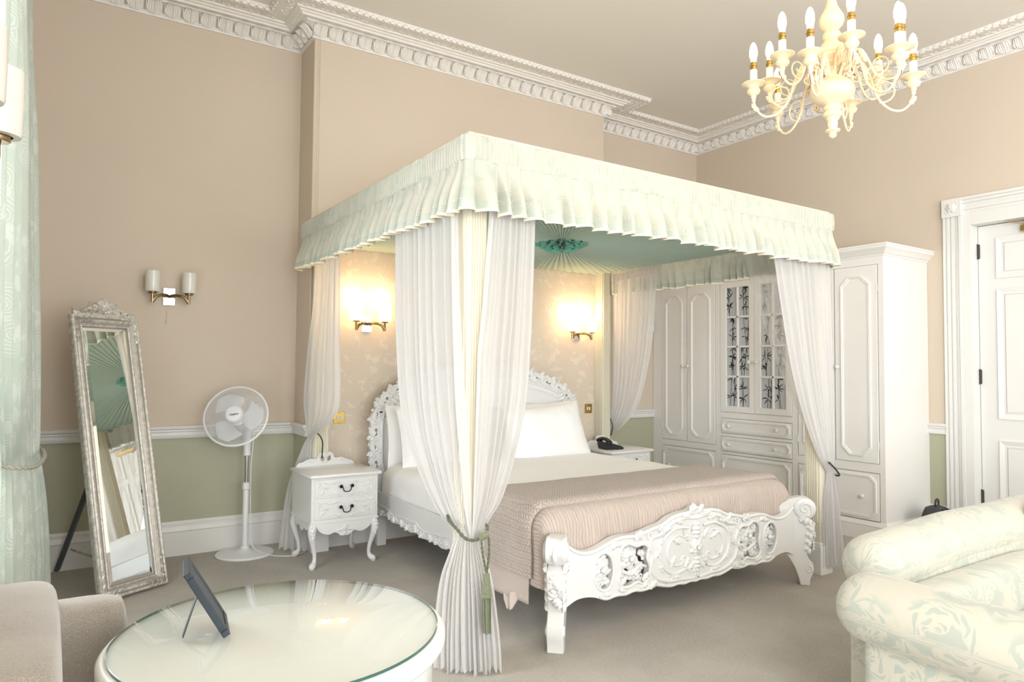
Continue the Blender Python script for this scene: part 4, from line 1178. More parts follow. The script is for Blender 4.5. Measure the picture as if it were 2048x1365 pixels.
nr2 = curtain('sheer_curtain', 'thin see-through voile curtain running back from the right-hand foot post', [
    (2.24, 3.155, -2.02, 3.155, -2.70, .010), (1.7, 3.155, -2.20, 3.16, -2.70, .012), (1.27, 3.155, -2.37, 3.16, -2.71, .014), (.97, 3.158, -2.525, 3.165, -2.72, .014), (.76, 3.16, -2.65, 3.165, -2.735, .010),
    (.68, 3.15, -2.70, 3.16, -2.75, .008), (.48, 3.15, -2.69, 3.185, -2.755, .012), (.06, 3.16, -2.68, 3.225, -2.76, .016)], 6, 'sheerthin', (3.15, -2.5, 0), GS, seed=4, n=90)
fr_ = curtain('sheer_curtain', 'gathered voile curtain at the wall post beside the telephone table', [
    (2.17, 3.245, -.46, 3.20, -1.07, .012), (1.77, 3.25, -.46, 3.205, -1.03, .016), (1.42, 3.255, -.45, 3.22, -.955, .018), (1.06, 3.27, -.42, 3.25, -.81, .018), (.85, 3.29, -.35, 3.275, -.62, .014),
    (.73, 3.31, -.27, 3.30, -.42, .010), (.69, 3.315, -.25, 3.31, -.34, .008), (.62, 3.31, -.24, 3.32, -.33, .010), (.4, 3.29, -.20, 3.33, -.33, .014), (.03, 3.28, -.16, 3.34, -.33, .018)], 8, 'sheerwarm', (3.25, -.7, 0), GS, seed=5, n=110)
fl_ = curtain('sheer_curtain', 'gathered voile curtain at the wall post behind the left bedside table', [
    (2.24, .375, -.46, .355, -1.01, .012), (1.8, .37, -.44, .355, -1.02, .016), (1.46, .36, -.36, .355, -1.04, .018), (1.12, .345, -.33, .36, -1.05, .018), (.98, .35, -.36, .37, -.89, .016), (.86, .36, -.41, .38, -.54, .012),
    (.82, .365, -.39, .385, -.45, .008), (.75, .34, -.36, .385, -.42, .008), (.5, .26, -.31, .39, -.415, .012), (.25, .22, -.30, .40, -.42, .018), (.02, .20, -.29, .42, -.42, .022)], 6, 'sheerwarm', (.37, -.6, 0), GS, seed=6, n=110)
# heading tape of the wall-side sheer
g = G()
for i in range(24):
    y = lerp(-.455, -1.075, i/23); x = lerp(3.243, 3.197, i/23)-.006
    g.tube([(x, y, 2.168), (x, y, 2.235)], .009, 6)
tag(g.build('heading_tape', 'sheer', fr_, smooth=60, off=(3.25, -.7, 0)), 'dense white gathered heading tape')

# tiebacks
def rope(g, pts, r, tw=40, k=6, mi=0):
    """two-strand twisted cord along a smooth path"""
    P = [Vector(p) for p in cr(pts, 8)]; 
    L = [0]
    for i in range(1, len(P)): L.append(L[-1]+(P[i]-P[i-1]).length)
    N = max(12, int(L[-1]/(r*1.1)))
    def at(s):
        i = min(max(bisect.bisect(L, s)-1, 0), len(P)-2); t = (s-L[i])/max(L[i+1]-L[i], 1e-9); return P[i].lerp(P[i+1], t)
    for st in (0, 1):
        C = []
        for i in range(N+1):
            s = L[-1]*i/N; c = at(s); d = (at(min(s+.002, L[-1]))-at(max(s-.002, 0))).normalized(); a = d.orthogonal().normalized(); 
            a = Vector((0, 0, 1)).cross(d) if abs(d.z) < .9 else Vector((1, 0, 0)).cross(d)
            a.normalize(); b = d.cross(a); ph = s/r*.9+pi*st
            C.append(c+(a*cos(ph)+b*sin(ph))*r*.5)
        g.tube(C, r*.62, k, mi=mi)
    return g
tb = thing('tassel_tieback', 'olive rope tieback with long tassel round the nearest curtain pair', 'tieback', (.37, -2.79, .60))
OT = (.37, -2.79, .60)
g = G(); rope(g, [(.455, -2.70, .660), (.43, -2.782, .632), (.40, -2.800, .605), (.375, -2.806, .597), (.345, -2.800, .590), (.318, -2.775, .600), (.308, -2.72, .630), (.315, -2.64, .650), (.34, -2.58, .66)], .0075)
g.build('cord', 'cord', tb, off=OT)
g = G(); mt = Matrix.Translation((.392, -2.812, .606)) @ Matrix.Rotation(radians(62), 4, 'Y') @ Matrix.Rotation(.3, 4, 'X')
g.lathe([(.012, -.024), (.017, -.020), (.018, 0), (.017, .020), (.012, .024)], 14, mt=mt); g.build('slide_knot', 'tassel', tb, off=OT)
g = G(); rope(g, [(.378, -2.818, .590), (.382, -2.824, .53), (.391, -2.83, .475), (.396, -2.832, .448)], .0055); rope(g, [(.410, -2.826, .600), (.410, -2.83, .54), (.402, -2.832, .48), (.397, -2.832, .448)], .0055)
ol = g.build('cord_loop', 'cord', tb, off=OT)
g = G(); c = (.397, -2.834, 0)
g.lathe([(.006, .452), (.012, .448), (.014, .435), (.017, .400), (.020, .385), (.022, .370), (.022, .360)], 16, c); g.lathe([(.022, .362), (.0245, .358), (.0245, .350), (.022, .346)], 16, c)
ts = g.build('tassel_head', 'tassel', tb, off=OT)
g = G()
for i in range(46):
    a = rn.uniform(0, 6.28); q = sqrt(rn.random())*.020
    g.tube([(c[0]+q*cos(a)*.95, c[1]+q*sin(a)*.95, .356), (c[0]+q*cos(a)*1.02, c[1]+q*sin(a)*1.02, .28), (c[0]+q*cos(a)*.85+.004, c[1]+q*sin(a)*.85, .195+rn.uniform(-.006, .008))], .0026, 5)
tag(g.build('tassel_fringe', 'tassel', ts, off=OT), kind='stuff')
def plain_tie(label, pts, r=.005, mname='darkcord'):
    o0 = pts[0]; g = G(); rope(g, pts, r); o = g.build('cord_tieback', mname, off=o0); o.location = o0
    return tag(o, label, 'tieback', 'dark cord tiebacks')
plain_tie('dark cord tieback round the sheer at the right-hand foot post', [(3.05, -2.772, .742), (3.09, -2.785, .705), (3.125, -2.79, .672), (3.152, -2.782, .650), (3.168, -2.75, .645), (3.165, -2.70, .66)], .0065)
plain_tie('dark cord tieback round the wall-side sheer above the telephone table', [(3.232, -.40, .905), (3.245, -.43, .86), (3.262, -.44, .80), (3.285, -.40, .72), (3.30, -.365, .70), (3.325, -.355, .705), (3.34, -.33, .72)], .0045)
plain_tie('dark cord tieback of the sheer behind the left bedside table', [(.40, -.50, .865), (.415, -.53, .84), (.43, -.535, .80), (.435, -.52, .74), (.44, -.50, .68)], .005)

# pale green window curtain on the left
wrows = []
for z, ax, ay, bx, by, d in [(3.62, -1.385, -.60, -1.402, -2.45, .040), (3.1, -1.372, -.60, -1.402, -2.45, .044), (2.6, -1.340, -.62, -1.402, -2.45, .050), (2.1, -1.322, -.62, -1.402, -2.42, .052), (1.6, -1.300, -.62, -1.402, -2.35, .052), (1.2, -1.282, -.64, -1.402, -2.1, .048),
    (.95, -1.268, -.66, -1.402, -1.7, .040), (.86, -1.262, -.68, -1.402, -1.55, .034), (.78, -1.252, -.66, -1.402, -1.6, .038), (.6, -1.232, -.62, -1.402, -1.72, .046), (.35, -1.215, -.60, -1.402, -1.8, .052), (.10, -1.205, -.60, -1.402, -1.85, .054)]: wrows.append((z, ax, ay, bx, by, d))
wcu = curtain('window_curtain', 'tall pale green swirl-patterned curtain tied back at the far left window', wrows, 9, 'drape', (-1.3, -1.1, 0), None, seed=12, n=230)
wcu['category'] = 'curtain'
g = G(); rope(g, [(-1.41, -.45, .93), (-1.32, -.56, .895), (-1.235, -.68, .865), (-1.215, -.85, .845), (-1.225, -1.05, .835), (-1.25, -1.25, .835), (-1.30, -1.42, .85), (-1.40, -1.52, .88)], .011)
o = g.build('rope_tieback', 'rope', off=(-1.41, -.45, .93)); o.location = (-1.41, -.45, .93); tag(o, 'silvery twisted rope tieback round the green window curtain', 'tieback')

# ------------------------------------------------------------------ bedside tables
def nightstand(label, loc):
    t = thing('bedside_table', label, 'bedside table', loc, 0, 'carved white bedside tables')
    W, D = .232, .215
    def b(g, name, parent=t, mats='furn', **kw): return g.build(name, mats, parent, **kw)
    g = G(); g.box((-W, -D, .305), (W, D, .60)); g.box((-W-.006, -D-.006, .295), (W+.006, D+.004, .312)); b(g, 'cabinet', smooth=0, bevel=.003)
    g = G()
    o = [(-W-.022, -D-.035), (W+.022, -D-.035), (W+.022, D+.005), (-W-.022, D+.005)]
    L = []
    for (i, z) in ((.010, .600), (.002, .603), (0, .610), (.002, .619), (.009, .624)):
        l = []
        for k, (x, y) in enumerate(o):
            sx = 1 if x > 0 else -1; sy = 1 if y > 0 else -1; c = .018
            pts = [(x-sx*i, y-sy*(i+c)), (x-sx*(i+c*.3), y-sy*(i+c*.3)), (x-sx*(i+c), y-sy*i)]
            if k in (0, 2): l += pts
            else: l += pts[::-1]
        L.append([(x, y, z) for x, y in l])
    k = len(L[0]); g.add([p for l in L for p in l], [(q*k+j, q*k+(j+1) % k, (q+1)*k+(j+1) % k, (q+1)*k+j) for q in range(4) for j in range(k)]+[tuple(range(k-1, -1, -1)), tuple(4*k+j for j in range(k))])
    b(g, 'top', smooth=40)
    # drawers with shallow carving and iron swan handles
    for (z0, z1) in ((.465, .585), (.325, .452)):
        g = G(); g.box((-W+.022, -D-.010, z0), (W-.022, -D+.01, z1)); d = b(g, 'drawer', smooth=0, bevel=.003)
        zc = (z0+z1)/2; m = lambda u, v, w: (u, -D-.010-w, v); g = G()
        for s in (1, -1):
            mm = lambda u, v, w, s=s: m(u*s, v, w)
            orn_path(g, [(.03, z1-.025), (.07, z1-.012), (.11, z1-.028), (.15, z1-.014), (.185, z1-.03), (.19, zc), (.18, z0+.025), (.14, z0+.014), (.10, z0+.028), (.05, z0+.016), (0, z0+.02)], .004, mm, k=4, per=4)
            for (cx, cz, a) in ((.17, zc+.01, 1), (.185, z0+.03, 3), (.13, z1-.03, 0), (.10, z0+.025, 4), (.06, z1-.022, 2), (.15, z0+.028, 5)): scroll(g, (cx, cz), .014, a, .9, .0035, mm, n=7)
            for (cx, cz, a) in ((.12, zc, .4), (.15, zc-.01, -.8), (.09, z1-.03, 2.6), (.06, z0+.03, -2.4), (.17, z1-.03, .8)): leaf(g, (cx, cz), a, .035, .022, mm, lobes=2)
        b(g, 'carving', d, smooth=60)
        g = G()
        for s in (1, -1): g.lathe([(.004, 0), (.006, .01), (.011, .014), (.0125, .018), (.010, .023), (.002, .025)], 12, mt=Matrix.Translation((s*.038, -D-.010, zc+.012)) @ Matrix.Rotation(pi/2, 4, 'X'))
        g.tube(cr([(-.038, -D-.032, zc+.012), (-.028, -D-.036, zc+.002), (-.024, -D-.037, zc-.014), (-.012, -D-.038, zc-.022), (0, -D-.038, zc-.023), (.012, -D-.038, zc-.022), (.024, -D-.037, zc-.014), (.028, -D-.036, zc+.002), (.038, -D-.032, zc+.012)], 3), .0035, 6)
        tag(b(g, 'handle', d, 'black'), 'black iron swan handle')
    # cabriole legs
    LP = [(.0, .30), (.012, .26), (.014, .22), (.004, .17), (-.010, .11), (-.014, .06), (-.006, .032), (.008, .018), (.008, .0)]
    LR = [.034, .032, .028, .021, .016, .014, .020, .024, .016]
    for sx in (1, -1):
        for sy in (1, -1):
            g = G(); P = cr([(p[0], p[1], r) for p, r in zip(LP, LR)], 4)
            pts = [((W-.028+q[0])*sx, (D-.028+q[0])*sy, q[1]) for q in P]
            g.tube(pts, [q[2]*.95 for q in P], 8, up=(sx, sy, .01)); 
            l = b(g, 'leg', smooth=50)
            if sy < 0:
                g = G(); m = lambda u, v, w, sx=sx: ((W-.018)*sx+u, -D-.004-w, v)
                leaf(g, (0, .29), -pi/2+.2*sx, .075, .04, m, w=.002); leaf(g, (0, .235), -pi/2+.1*sx, .05, .028, m, w=.002); b(g, 'carving', l, smooth=60)
    # scalloped aprons
    half = [(0, .205), (.03, .208), (.05, .225), (.075, .232), (.10, .222), (.13, .225), (.16, .238), (.185, .262), (.20, .30)]
    ap = [(-u, v) for u, v in reversed(cr(half, 4)) if u > 1e-3]+cr(half, 4)
    g = G(); g.panel([(-.20, .305)]+ap+[(.20, .305)], [], 0, .016, lambda u, v, w: (u, -D+.012-w, v)); a = fixn(b(g, 'apron', smooth=30, bevel=.002))
    g = G(); m = lambda u, v, w: (u, -D-.004-w, v); flower(g, (0, .255), .026, m, petals=6); leaf(g, (.012, .25), -.2, .05, .025, m, lobes=2); leaf(g, (-.012, .25), pi+.2, .05, .025, m, lobes=2); leaf(g, (0, .235), -pi/2, .03, .025, m, lobes=2)
    b(g, 'carving', a, smooth=60)
    for s in (1, -1):
        ap2 = [(u*.92, v+.02) for u, v in ap]
        g = G(); g.panel([(-.184, .305)]+ap2+[(.184, .305)], [], 0, .014, lambda u, v, w: (s*(W-.018+w), u, v)); fixn(b(g, 'apron', smooth=30, bevel=.002))
    # gallery crest along the back
    gh = [(0, .715), (.02, .718), (.045, .712), (.058, .695), (.062, .678), (.08, .672), (.11, .676), (.14, .668), (.165, .655), (.19, .650), (.205, .640), (.215, .626)]
    gt = [(-u, v) for u, v in reversed(cr(gh, 3)) if u > 1e-3]+cr(gh, 3)
    hole = blob([(.010, .665), (.018, .690), (.034, .692), (.038, .670), (.028, .652)])
    g = G(); g.panel(list(reversed(gt))+[(-.215, .624), (.215, .624)][:0]+[(-.215, .622), (.215, .622)], [hole, [(-u, v) for u, v in reversed(hole)]], -.008, .008, lambda u, v, w: (u, D-.012-w, v)); c = fixn(b(g, 'crest', smooth=30, bevel=.002))
    g = G(); m = lambda u, v, w: (u, D-.012-w, v)
    for s in (1, -1):
        mm = lambda u, v, w, s=s: m(u*s, v, w)
        orn_path(g, [(.004, .708), (.03, .706), (.046, .69), (.042, .665), (.02, .645), (0, .65)], .006, mm, w=.006); orn_path(g, [(.06, .66), (.10, .662), (.15, .65), (.20, .635)], .005, mm, w=.006)
        scroll(g, (.19, .637), .012, 0, 1, .004, mm, w=.006, n=7); leaf(g, (.08, .655), .1, .06, .025, mm, w=.006)
    knob(g, (0, .655), .014, m, w=.006); leaf(g, (0, .665), pi/2, .045, .03, m, w=.006); b(g, 'carving', c, smooth=60)
    return t
nightstand('carved white two-drawer bedside table left of the bed, near the fan', (.482, -.655, 0))
nightstand('carved white bedside table right of the bed, under the black telephone', (3.10, -.655, 0))

# telephone
ph = thing('telephone', 'black corded desk telephone on the right-hand bedside table', 'telephone', (2.99, -.72, .624), radians(-12))
g = G(); k = [( -.085, 0), (.085, 0), (.098, .014), (.07, .028), (-.04, .060), (-.085, .066), (-.098, .05)]
g.panel(k, [], -.075, .075, lambda u, v, w: (u, w, v)); fixn(g.build('base', 'blackplastic', ph, smooth=30, bevel=.005))
g = G(); g.box((-.03, -.066, .0), (.088, .066, .004), mt=Matrix.Translation((0, 0, .0465)) @ Matrix.Rotation(radians(16), 4, 'Y')); g.build('key_plate', 'greyplastic', ph, smooth=0, bevel=.001)
for r in range(4):
    for c in range(3):
        g = G(); mt = Matrix.Translation((0, 0, .0515)) @ Matrix.Rotation(radians(16), 4, 'Y'); g.box((.005+.018*r, -.022+.018*c, 0), (.015+.018*r, -.010+.018*c, .004), mt=mt); g.build('key', 'label', ph, smooth=0)
g = G(); P = cr([(-.066, -.10, .068), (-.066, -.085, .078), (-.066, -.045, .088), (-.066, 0, .092), (-.066, .045, .088), (-.066, .085, .078), (-.066, .10, .068)], 4)
g.tube(P, [.020+.006*abs(i/(len(P)-1)*2-1)**2 for i in range(len(P))], 12, flat=.8); g.ball((-.066, -.085, .066), (.026, .024, .016)); g.ball((-.066, .085, .066), (.026, .024, .016))
g.build('handset', 'blackplastic', ph)
g = G(); coil = []
n = 260
for i in range(n+1):
    t = i/n; c = Vector((-.05+.06*t, -.10-.03*sin(pi*t), .055-.115*sin(pi*t)-.03*t)); a = t*2*pi*26; coil.append((c.x+.0055*cos(a), c.y+.0055*sin(a), c.z+.0025*sin(a)))
g.tube(coil, .0016, 4); g.build('coiled_cord', 'blackplastic', ph)

# ------------------------------------------------------------------ wall lights
def sconce(label, loc, lit, rz=0, cord=False):
    t = thing('wall_light', label, 'wall light', loc, rz, 'two-shade wall lights')
    g = G(); g.box((-.040, -.016, -.062), (.040, 0, .062)); g.build('backplate', 'chrome', t, smooth=0, bevel=.003)
    for s in (1, -1):
        g = G(); P = cr([(0, -.014, 0), (s*.02, -.05, .006), (s*.055, -.085, .004), (s*.09, -.098, -.012), (s*.115, -.10, -.050)], 5)
        g.tube(P, .0075, 8, flat=1.4); g.tube([(s*.115, -.10, -.052), (s*.115, -.10, .018)], .009, 10); g.lathe([(.024, .010), (.026, .013), (.026, .020), (.012, .024)], 20, (s*.115, -.10, 0))
        a = g.build('arm', 'bronze', t)
        g = G(); g.lathe([(.030, .022), (.044, .023), (.0465, .030), (.0475, .10), (.0465, .165), (.043, .168), (.041, .160), (.041, .035), (.03, .028)], 28, (s*.115, -.10, 0), cap=False)
        g.build('shade', 'lit' if lit else 'unlit', t)
        if lit:
            l = bpy.data.lights.new('wall_lamp', 'POINT'); l.energy = 1.0; l.color = (1, .74, .46); l.shadow_soft_size = .03
            lo = bpy.data.objects.new('wall_lamp', l); COL.objects.link(lo); lo.parent = t; lo.location = (s*.115, -.10, .215)
    if cord:
        g = G(); g.tube([(-.01, -.012, -.06), (-.011, -.012, -.175)], .0012, 5); g.lathe([(.001, 0), (.004, -.004), (.003, -.02), (.001, -.022)], 8, (-.011, -.012, -.172)); g.build('pull_cord', 'cream', t)
    return t
sconce('unlit wall light with two cream glass shades on the left wall above the fan', (-.517, 0, 1.822), False, cord=True)
sconce('lit wall light with two glowing shades over the left bedside table', (.822, -DCH-.005, 1.668), True)
sconce('lit wall light with two glowing shades over the right bedside table', (2.895, -DCH-.005, 1.660), True)
sconce('unlit white-shaded wall light very close to the camera, in front of the green curtain', (XL+.003, -3.715, 1.80), False, rz=radians(85))
def switch(label, x, z, c=2):
    t = thing('wall_socket', label, 'switch', (x, -DCH-.004, z), 0)
    g = G(); g.box((-.044, -.006, -.044), (.044, 0, .044)); g.build('brass_plate', 'brass', t, smooth=0, bevel=.002)
    for s in (-.013, .013):
        g = G(); g.box((s-.008, -.011, -.015), (s+.008, -.005, .015)); g.build('rocker', 'label', t, smooth=0, bevel=.002)
    for s in (-.032, .032):
        g = G(); g.lathe([(.003, 0), (.003, .002), (.001, .003)], 8, mt=Matrix.Translation((0, -.006, s)) @ Matrix.Rotation(pi/2, 4, 'X')); g.build('screw', 'bronze', t)
switch('brass double light switch to the right of the headboard', 3.052, .962)
switch('brass switch plate half hidden by the sheer left of the headboard', .622, .955)
th = thing('thermostat', 'small white box on the wall beside the fitted wardrobe, at the sheer curtain edge', 'thermostat', (4.19, 0, 1.80))
g = G(); g.box((-.035, -.03, -.06), (.035, 0, .06)); g.build('case', 'plastic', th, smooth=0, bevel=.004); g = G(); g.box((-.02, -.032, .01), (.02, -.03, .035)); g.build('window', 'greyplastic', th, smooth=0)

# ------------------------------------------------------------------ cheval mirror leaning back on its strut
TH = radians(12.5); ex = Vector((.868, .497, 0)).normalized(); nn_ = Vector((-ex.y, ex.x, 0)); tt_ = Vector((0, 0, 1))*cos(TH)+nn_*sin(TH); bk = nn_*cos(TH)-Vector((0, 0, 1))*sin(TH)
mi = thing('standing_mirror', 'tall silver-framed standing mirror with carved crest leaning by the curtain', 'mirror')
MM = Matrix((ex, bk, tt_)).transposed().to_4x4(); MM.translation = Vector((-.766, -.788, 0.010)); mi.matrix_world = MM
HW, ML = .210, 1.66
MP = [(0, .0), (0, -.030), (.004, -.038), (.012, -.040), (.018, -.036), (.022, -.030), (.030, -.034), (.040, -.032), (.050, -.024), (.056, -.022), (.062, -.026), (.068, -.022), (.072, -.014), (.074, -.008)]
def mloop(i): return [(-HW+i, i), (HW-i, i), (HW-i, ML-i), (-HW+i, ML-i)]
g = G(); L = [[(x, y, z) for x, z in mloop(i)] for i, y in MP]
g.add([p for l in L for p in l], [(q*4+j, q*4+(j+1) % 4, (q+1)*4+(j+1) % 4, (q+1)*4+j) for q in range(len(L)-1) for j in range(4)]); g.box((-HW+.002, -.006, .002), (HW-.002, 0.002, ML-.002))
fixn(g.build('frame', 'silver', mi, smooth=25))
g = G(); a, b_ = .072, .094
A = mloop(a); B = mloop(b_)
g.add([(x, -.0125, z) for x, z in B], [(0, 1, 2, 3)]); mg = g.build('mirror_glass', 'mirror', mi, smooth=0)
g = G()
vs = [(x, -.0095, z) for x, z in A]+[(x, -.0125, z) for x, z in B]; g.add(vs, [(i, (i+1) % 4, 4+(i+1) % 4, 4+i) for i in range(4)]); g.build('bevelled_edge', 'mirror', mg, smooth=0)
m = lambda u, v, w: (u, -.034-w, v)
for (cx, cz, sx, sz) in ((-HW, ML, 1, -1), (HW, ML, -1, -1), (HW, 0, -1, 1), (-HW, 0, 1, 1)):
    g = G(); mm = lambda u, v, w, cx=cx, cz=cz, sx=sx, sz=sz: m(cx+sx*u, cz+sz*v, w)
    flower(g, (.03, .03), .026, mm)
    for q in range(5):
        leaf(g, (.035+.018*q, .026+.006*(-1)**q), .4*(-1)**q, .034, .022, mm, w=.0, lobes=2); leaf(g, (.026+.006*(-1)**q, .035+.026*q), pi/2+.4*(-1)**q, .040, .022, mm, lobes=2)
    for q in range(3): scroll(g, (.05+.02*q, .018), .010, q, .9, .003, mm, n=6); scroll(g, (.016, .055+.028*q), .010, q, .9, .003, mm, n=6)
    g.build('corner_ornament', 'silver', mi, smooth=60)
g = G()
for q in range(150):
    z = .012+q*(ML-.02)/150
    for x in (-HW+.004, HW-.004): g.ball((x, -.034, z), .0035, 5)
tag(g.build('beading', 'silver', mi, smooth=60), kind='stuff')
ch = [(0, .118), (.02, .106), (.035, .088), (.055, .078), (.075, .082), (.09, .066), (.115, .048), (.14, .036), (.165, .034), (.180, .038), (.190, .030), (.192, .0)]
ct = [(-u, v) for u, v in reversed(cr(ch, 3)) if u > 1e-3]+cr(ch, 3)
hole = blob([(.085, .030), (.10, .036), (.115, .026), (.10, .014)]); h2 = blob([(.125, .020), (.14, .024), (.155, .016), (.14, .010)])
g = G(); g.panel([(u, ML+v) for u, v in reversed(ct)]+[(-.192, ML-.01), (.192, ML-.01)], [[(u, ML+v) for u, v in hole], [(-u, ML+v) for u, v in reversed(hole)], [(u, ML+v) for u, v in h2], [(-u, ML+v) for u, v in reversed(h2)]], .0, .012, lambda u, v, w: (u, -.014-w, v)); c = fixn(g.build('crest', 'silver', mi, smooth=30))
g = G(); m2 = lambda u, v, w: (u, -.026-w, ML+v)
for i in range(7): leaf(g, (0, .055), pi/2+(i-3)*.32, .060, .02, m2, lobes=1, w=.002)
for s in (1, -1):
    mm = lambda u, v, w, s=s: m2(u*s, v, w)
    orn_path(g, [(.03, .085), (.06, .075), (.09, .060), (.12, .040), (.16, .028), (.195, .032)], .005, mm); scroll(g, (.058, .048), .026, pi/2, 1.2, .005, mm); scroll(g, (.028, .032), .018, 0, 1.1, .004, mm); scroll(g, (.19, .028), .010, 0, 1, .003, mm, n=7)
    scroll(g, (.085, .018), .016, 2, -1, .004, mm); leaf(g, (.05, .02), .3, .05, .025, mm); leaf(g, (.11, .02), .2, .05, .022, mm); leaf(g, (.0, .02), .2, .05, .03, mm); leaf(g, (.07, .06), .9, .03, .018, mm, lobes=2)
g.build('carving', 'silver', c, smooth=60)
inv = MM.inverted()
def W2M(p): return inv @ Vector(p)
g = G(); s0 = W2M((-.895, -.640, .95)); s1 = W2M((-1.130, -.045, .012)); g.tube([s0, s1], .020, 4, flat=.55); g.build('strut', 'strut', mi, smooth=0)
g = G(); g.tube([W2M((-.83, -.72, .16)), W2M((-1.06, -.20, .17))], .008, 4); g.build('strut_tie', 'silver', mi, smooth=0)

# ------------------------------------------------------------------ pedestal fan
fan = thing('pedestal_fan', 'white pedestal fan standing by the sage dado', 'fan', (-.012, -.215, 0))
g = G(); g.lathe([(.195, 0), (.198, .006), (.19, .014), (.12, .024), (.05, .032), (.03, .045), (.028, .06), (.001, .062)], 48); g.build('base', 'plastic', fan)
g = G(); g.lathe([(.021, .04), (.021, .47), (.019, .475)], 20); po = g.build('lower_pole', 'plastic', fan)
g = G(); g.lathe([(.021, .455), (.028, .46), (.028, .49), (.022, .505), (.014, .51)], 20); g.build('height_collar', 'plastic', fan)
g = G(); g.lathe([(.014, .49), (.014, .72)], 16); g.build('upper_pole', 'chrome', fan)
g = G(); g.lathe([(.016, .695), (.026, .70), (.024, .74), (.030, .80), (.034, .86), (.03, .90), (.01, .905)], 20); g.build('neck', 'plastic', fan)
fd = Vector((-.42, -.82, .36)).normalized(); hubc = Vector((-.108, -.13, .990))
up = Vector((0, 0, 1)); rx_ = up.cross(fd).normalized(); uy_ = fd.cross(rx_)
FM = Matrix((rx_, uy_, fd)).transposed().to_4x4(); FM.translation = hubc
g = G(); g.lathe([(.02, -.14), (.05, -.13), (.062, -.09), (.06, -.03), (.03, -.02)], 24, mt=FM); g.tube([FM @ Vector((0, 0, -.09)), (0, .0, .90)], .03, 12); g.build('motor', 'plastic', fan)
g = G(); g.lathe([(.0, .016), (.035, .014), (.045, .004), (.045, -.03)], 24, mt=FM, cap=False); g.build('blade_hub', 'plastic', fan)
for q in range(3):
    g = G()
    def bl(u, v, q=q):
        a0 = 2*pi*q/3+radians(100); r = lerp(.035, .186, u); wdt = lerp(.8, 1.75, sin(u*pi*.62))*(1-.6*max(0, u-.80)/.2*abs(2*v-1))
        a = a0+(v-.42)*wdt+u*.35; rr = r*(1-.10*(2*v-1)**2*u)
        return FM @ Vector((rr*cos(a), rr*sin(a), -.012+.032*(v-.5)*(1-.4*u)))
    g.surf(14, 12, bl); o = g.build('blade', 'blade', fan, smooth=180); o.modifiers.new('thickness', 'SOLIDIFY').thickness = .003
def cage(zs, name):
    g = G(); R = .210
    def P(r, a): t = r/R; return FM @ Vector((r*cos(a), r*sin(a), zs*(.052*(1-t**2.6)+.004)))
    for hand in (1, -1):
        for i in range(58):
            a0 = 2*pi*i/58; g.tube([P(lerp(.050, R, k/9), a0+hand*1.35*(k/9)) for k in range(10)], .00075, 3, cap=False)
    for r in (.055, .210): g.tube([P(r, 2*pi*k/48) for k in range(48)], .003 if r < .1 else .0045, 6, closed=True)
    o = g.build(name, 'plastic', fan, smooth=0); return o
cage(1, 'front_grille'); cage(-1, 'rear_grille')
g = G(); g.lathe([(.0, .064), (.03, .063), (.05, .058), (.053, .050), (.050, .046)], 32, mt=FM, cap=False); bdg = g.build('centre_badge', 'plastic', fan)
g = G(); g.tube([FM @ Vector((.2135*cos(2*pi*k/48), .2135*sin(2*pi*k/48), 0)) for k in range(48)], .006, 8, closed=True); g.ball(FM @ Vector((.15, .155, .0)), .008); g.build('rim_band', 'plastic', fan)
def text_obj(name, body, size, mtx, m, parent, shear=0.0, ext=.0004):
    c = bpy.data.curves.new(name, 'FONT'); c.body = body; c.size = size; c.align_x = 'CENTER'; c.align_y = 'CENTER'; c.shear = shear; c.extrude = ext; c.resolution_u = 2; c.offset = .0003
    t = bpy.data.objects.new(name, c); COL.objects.link(t); dg = bpy.context.evaluated_depsgraph_get(); me = bpy.data.meshes.new_from_object(t.evaluated_get(dg)); bpy.data.objects.remove(t); bpy.data.curves.remove(c)
    o = bpy.data.objects.new(name, me); COL.objects.link(o); me.materials.clear(); me.materials.append(MAT[m]); me.transform(mtx); o.parent = parent; return o
text_obj('badge_lettering', 'Sealyne', .019, FM @ Matrix.Translation((0, -.006, .0645)) @ Matrix.Rotation(.16, 4, 'Z'), 'ink', bdg, .5)
g = G(); g.tube(cr([(.035, -.01, .90), (.042, .0, .80), (.030, .0, .62), (.030, .0, .45), (.034, .0, .25), (.036, -.02, .12), (.05, -.06, .045), (.12, -.14, .012), (.20, -.22, .006), (.30, -.24, .006), (.40, -.14, .006), (.46, -.02, .006), (.52, .06, .006)], 5), .0035, 6); g.build('power_cord', 'plastic', fan)

# ------------------------------------------------------------------ round glass-topped table
tb_ = thing('round_table', 'white round table with a glass top in the foreground', 'table', (-.685, -3.589, 0))
g = G(); g.lathe([(.30, .612), (.395, .612), (.408, .617), (.416, .630), (.416, .648), (.408, .658), (.398, .661), (.001, .661)], 96); g.build('tabletop', 'tabletop', tb_, smooth=50)
g = G(); g.lathe([(.385, .612), (.383, .50), (.374, .49), (.370, .612)], 96, cap=False); g.build('apron', 'furn', tb_, smooth=50)
g = G(); g.lathe([(.17, .0), (.175, .02), (.165, .04), (.09, .06), (.055, .09), (.045, .16), (.06, .24), (.075, .30), (.06, .37), (.045, .45), (.06, .54), (.10, .60), (.12, .614)], 40); g.build('pedestal', 'furn', tb_)
g = G(); g.lathe([(.0, .6615), (.394, .6615), (.3955, .6625), (.396, .666), (.3955, .6685), (.394, .6695), (.0, .6695)], 128, cap=False); gt_ = g.build('glass_top', 'glass', tb_, smooth=50)
g = G(); g.lathe([(.3942, .6620), (.3962, .6630), (.3962, .6680), (.3942, .6690)], 128, cap=False); g.build('glass_rim', 'glassedge', gt_, smooth=50)

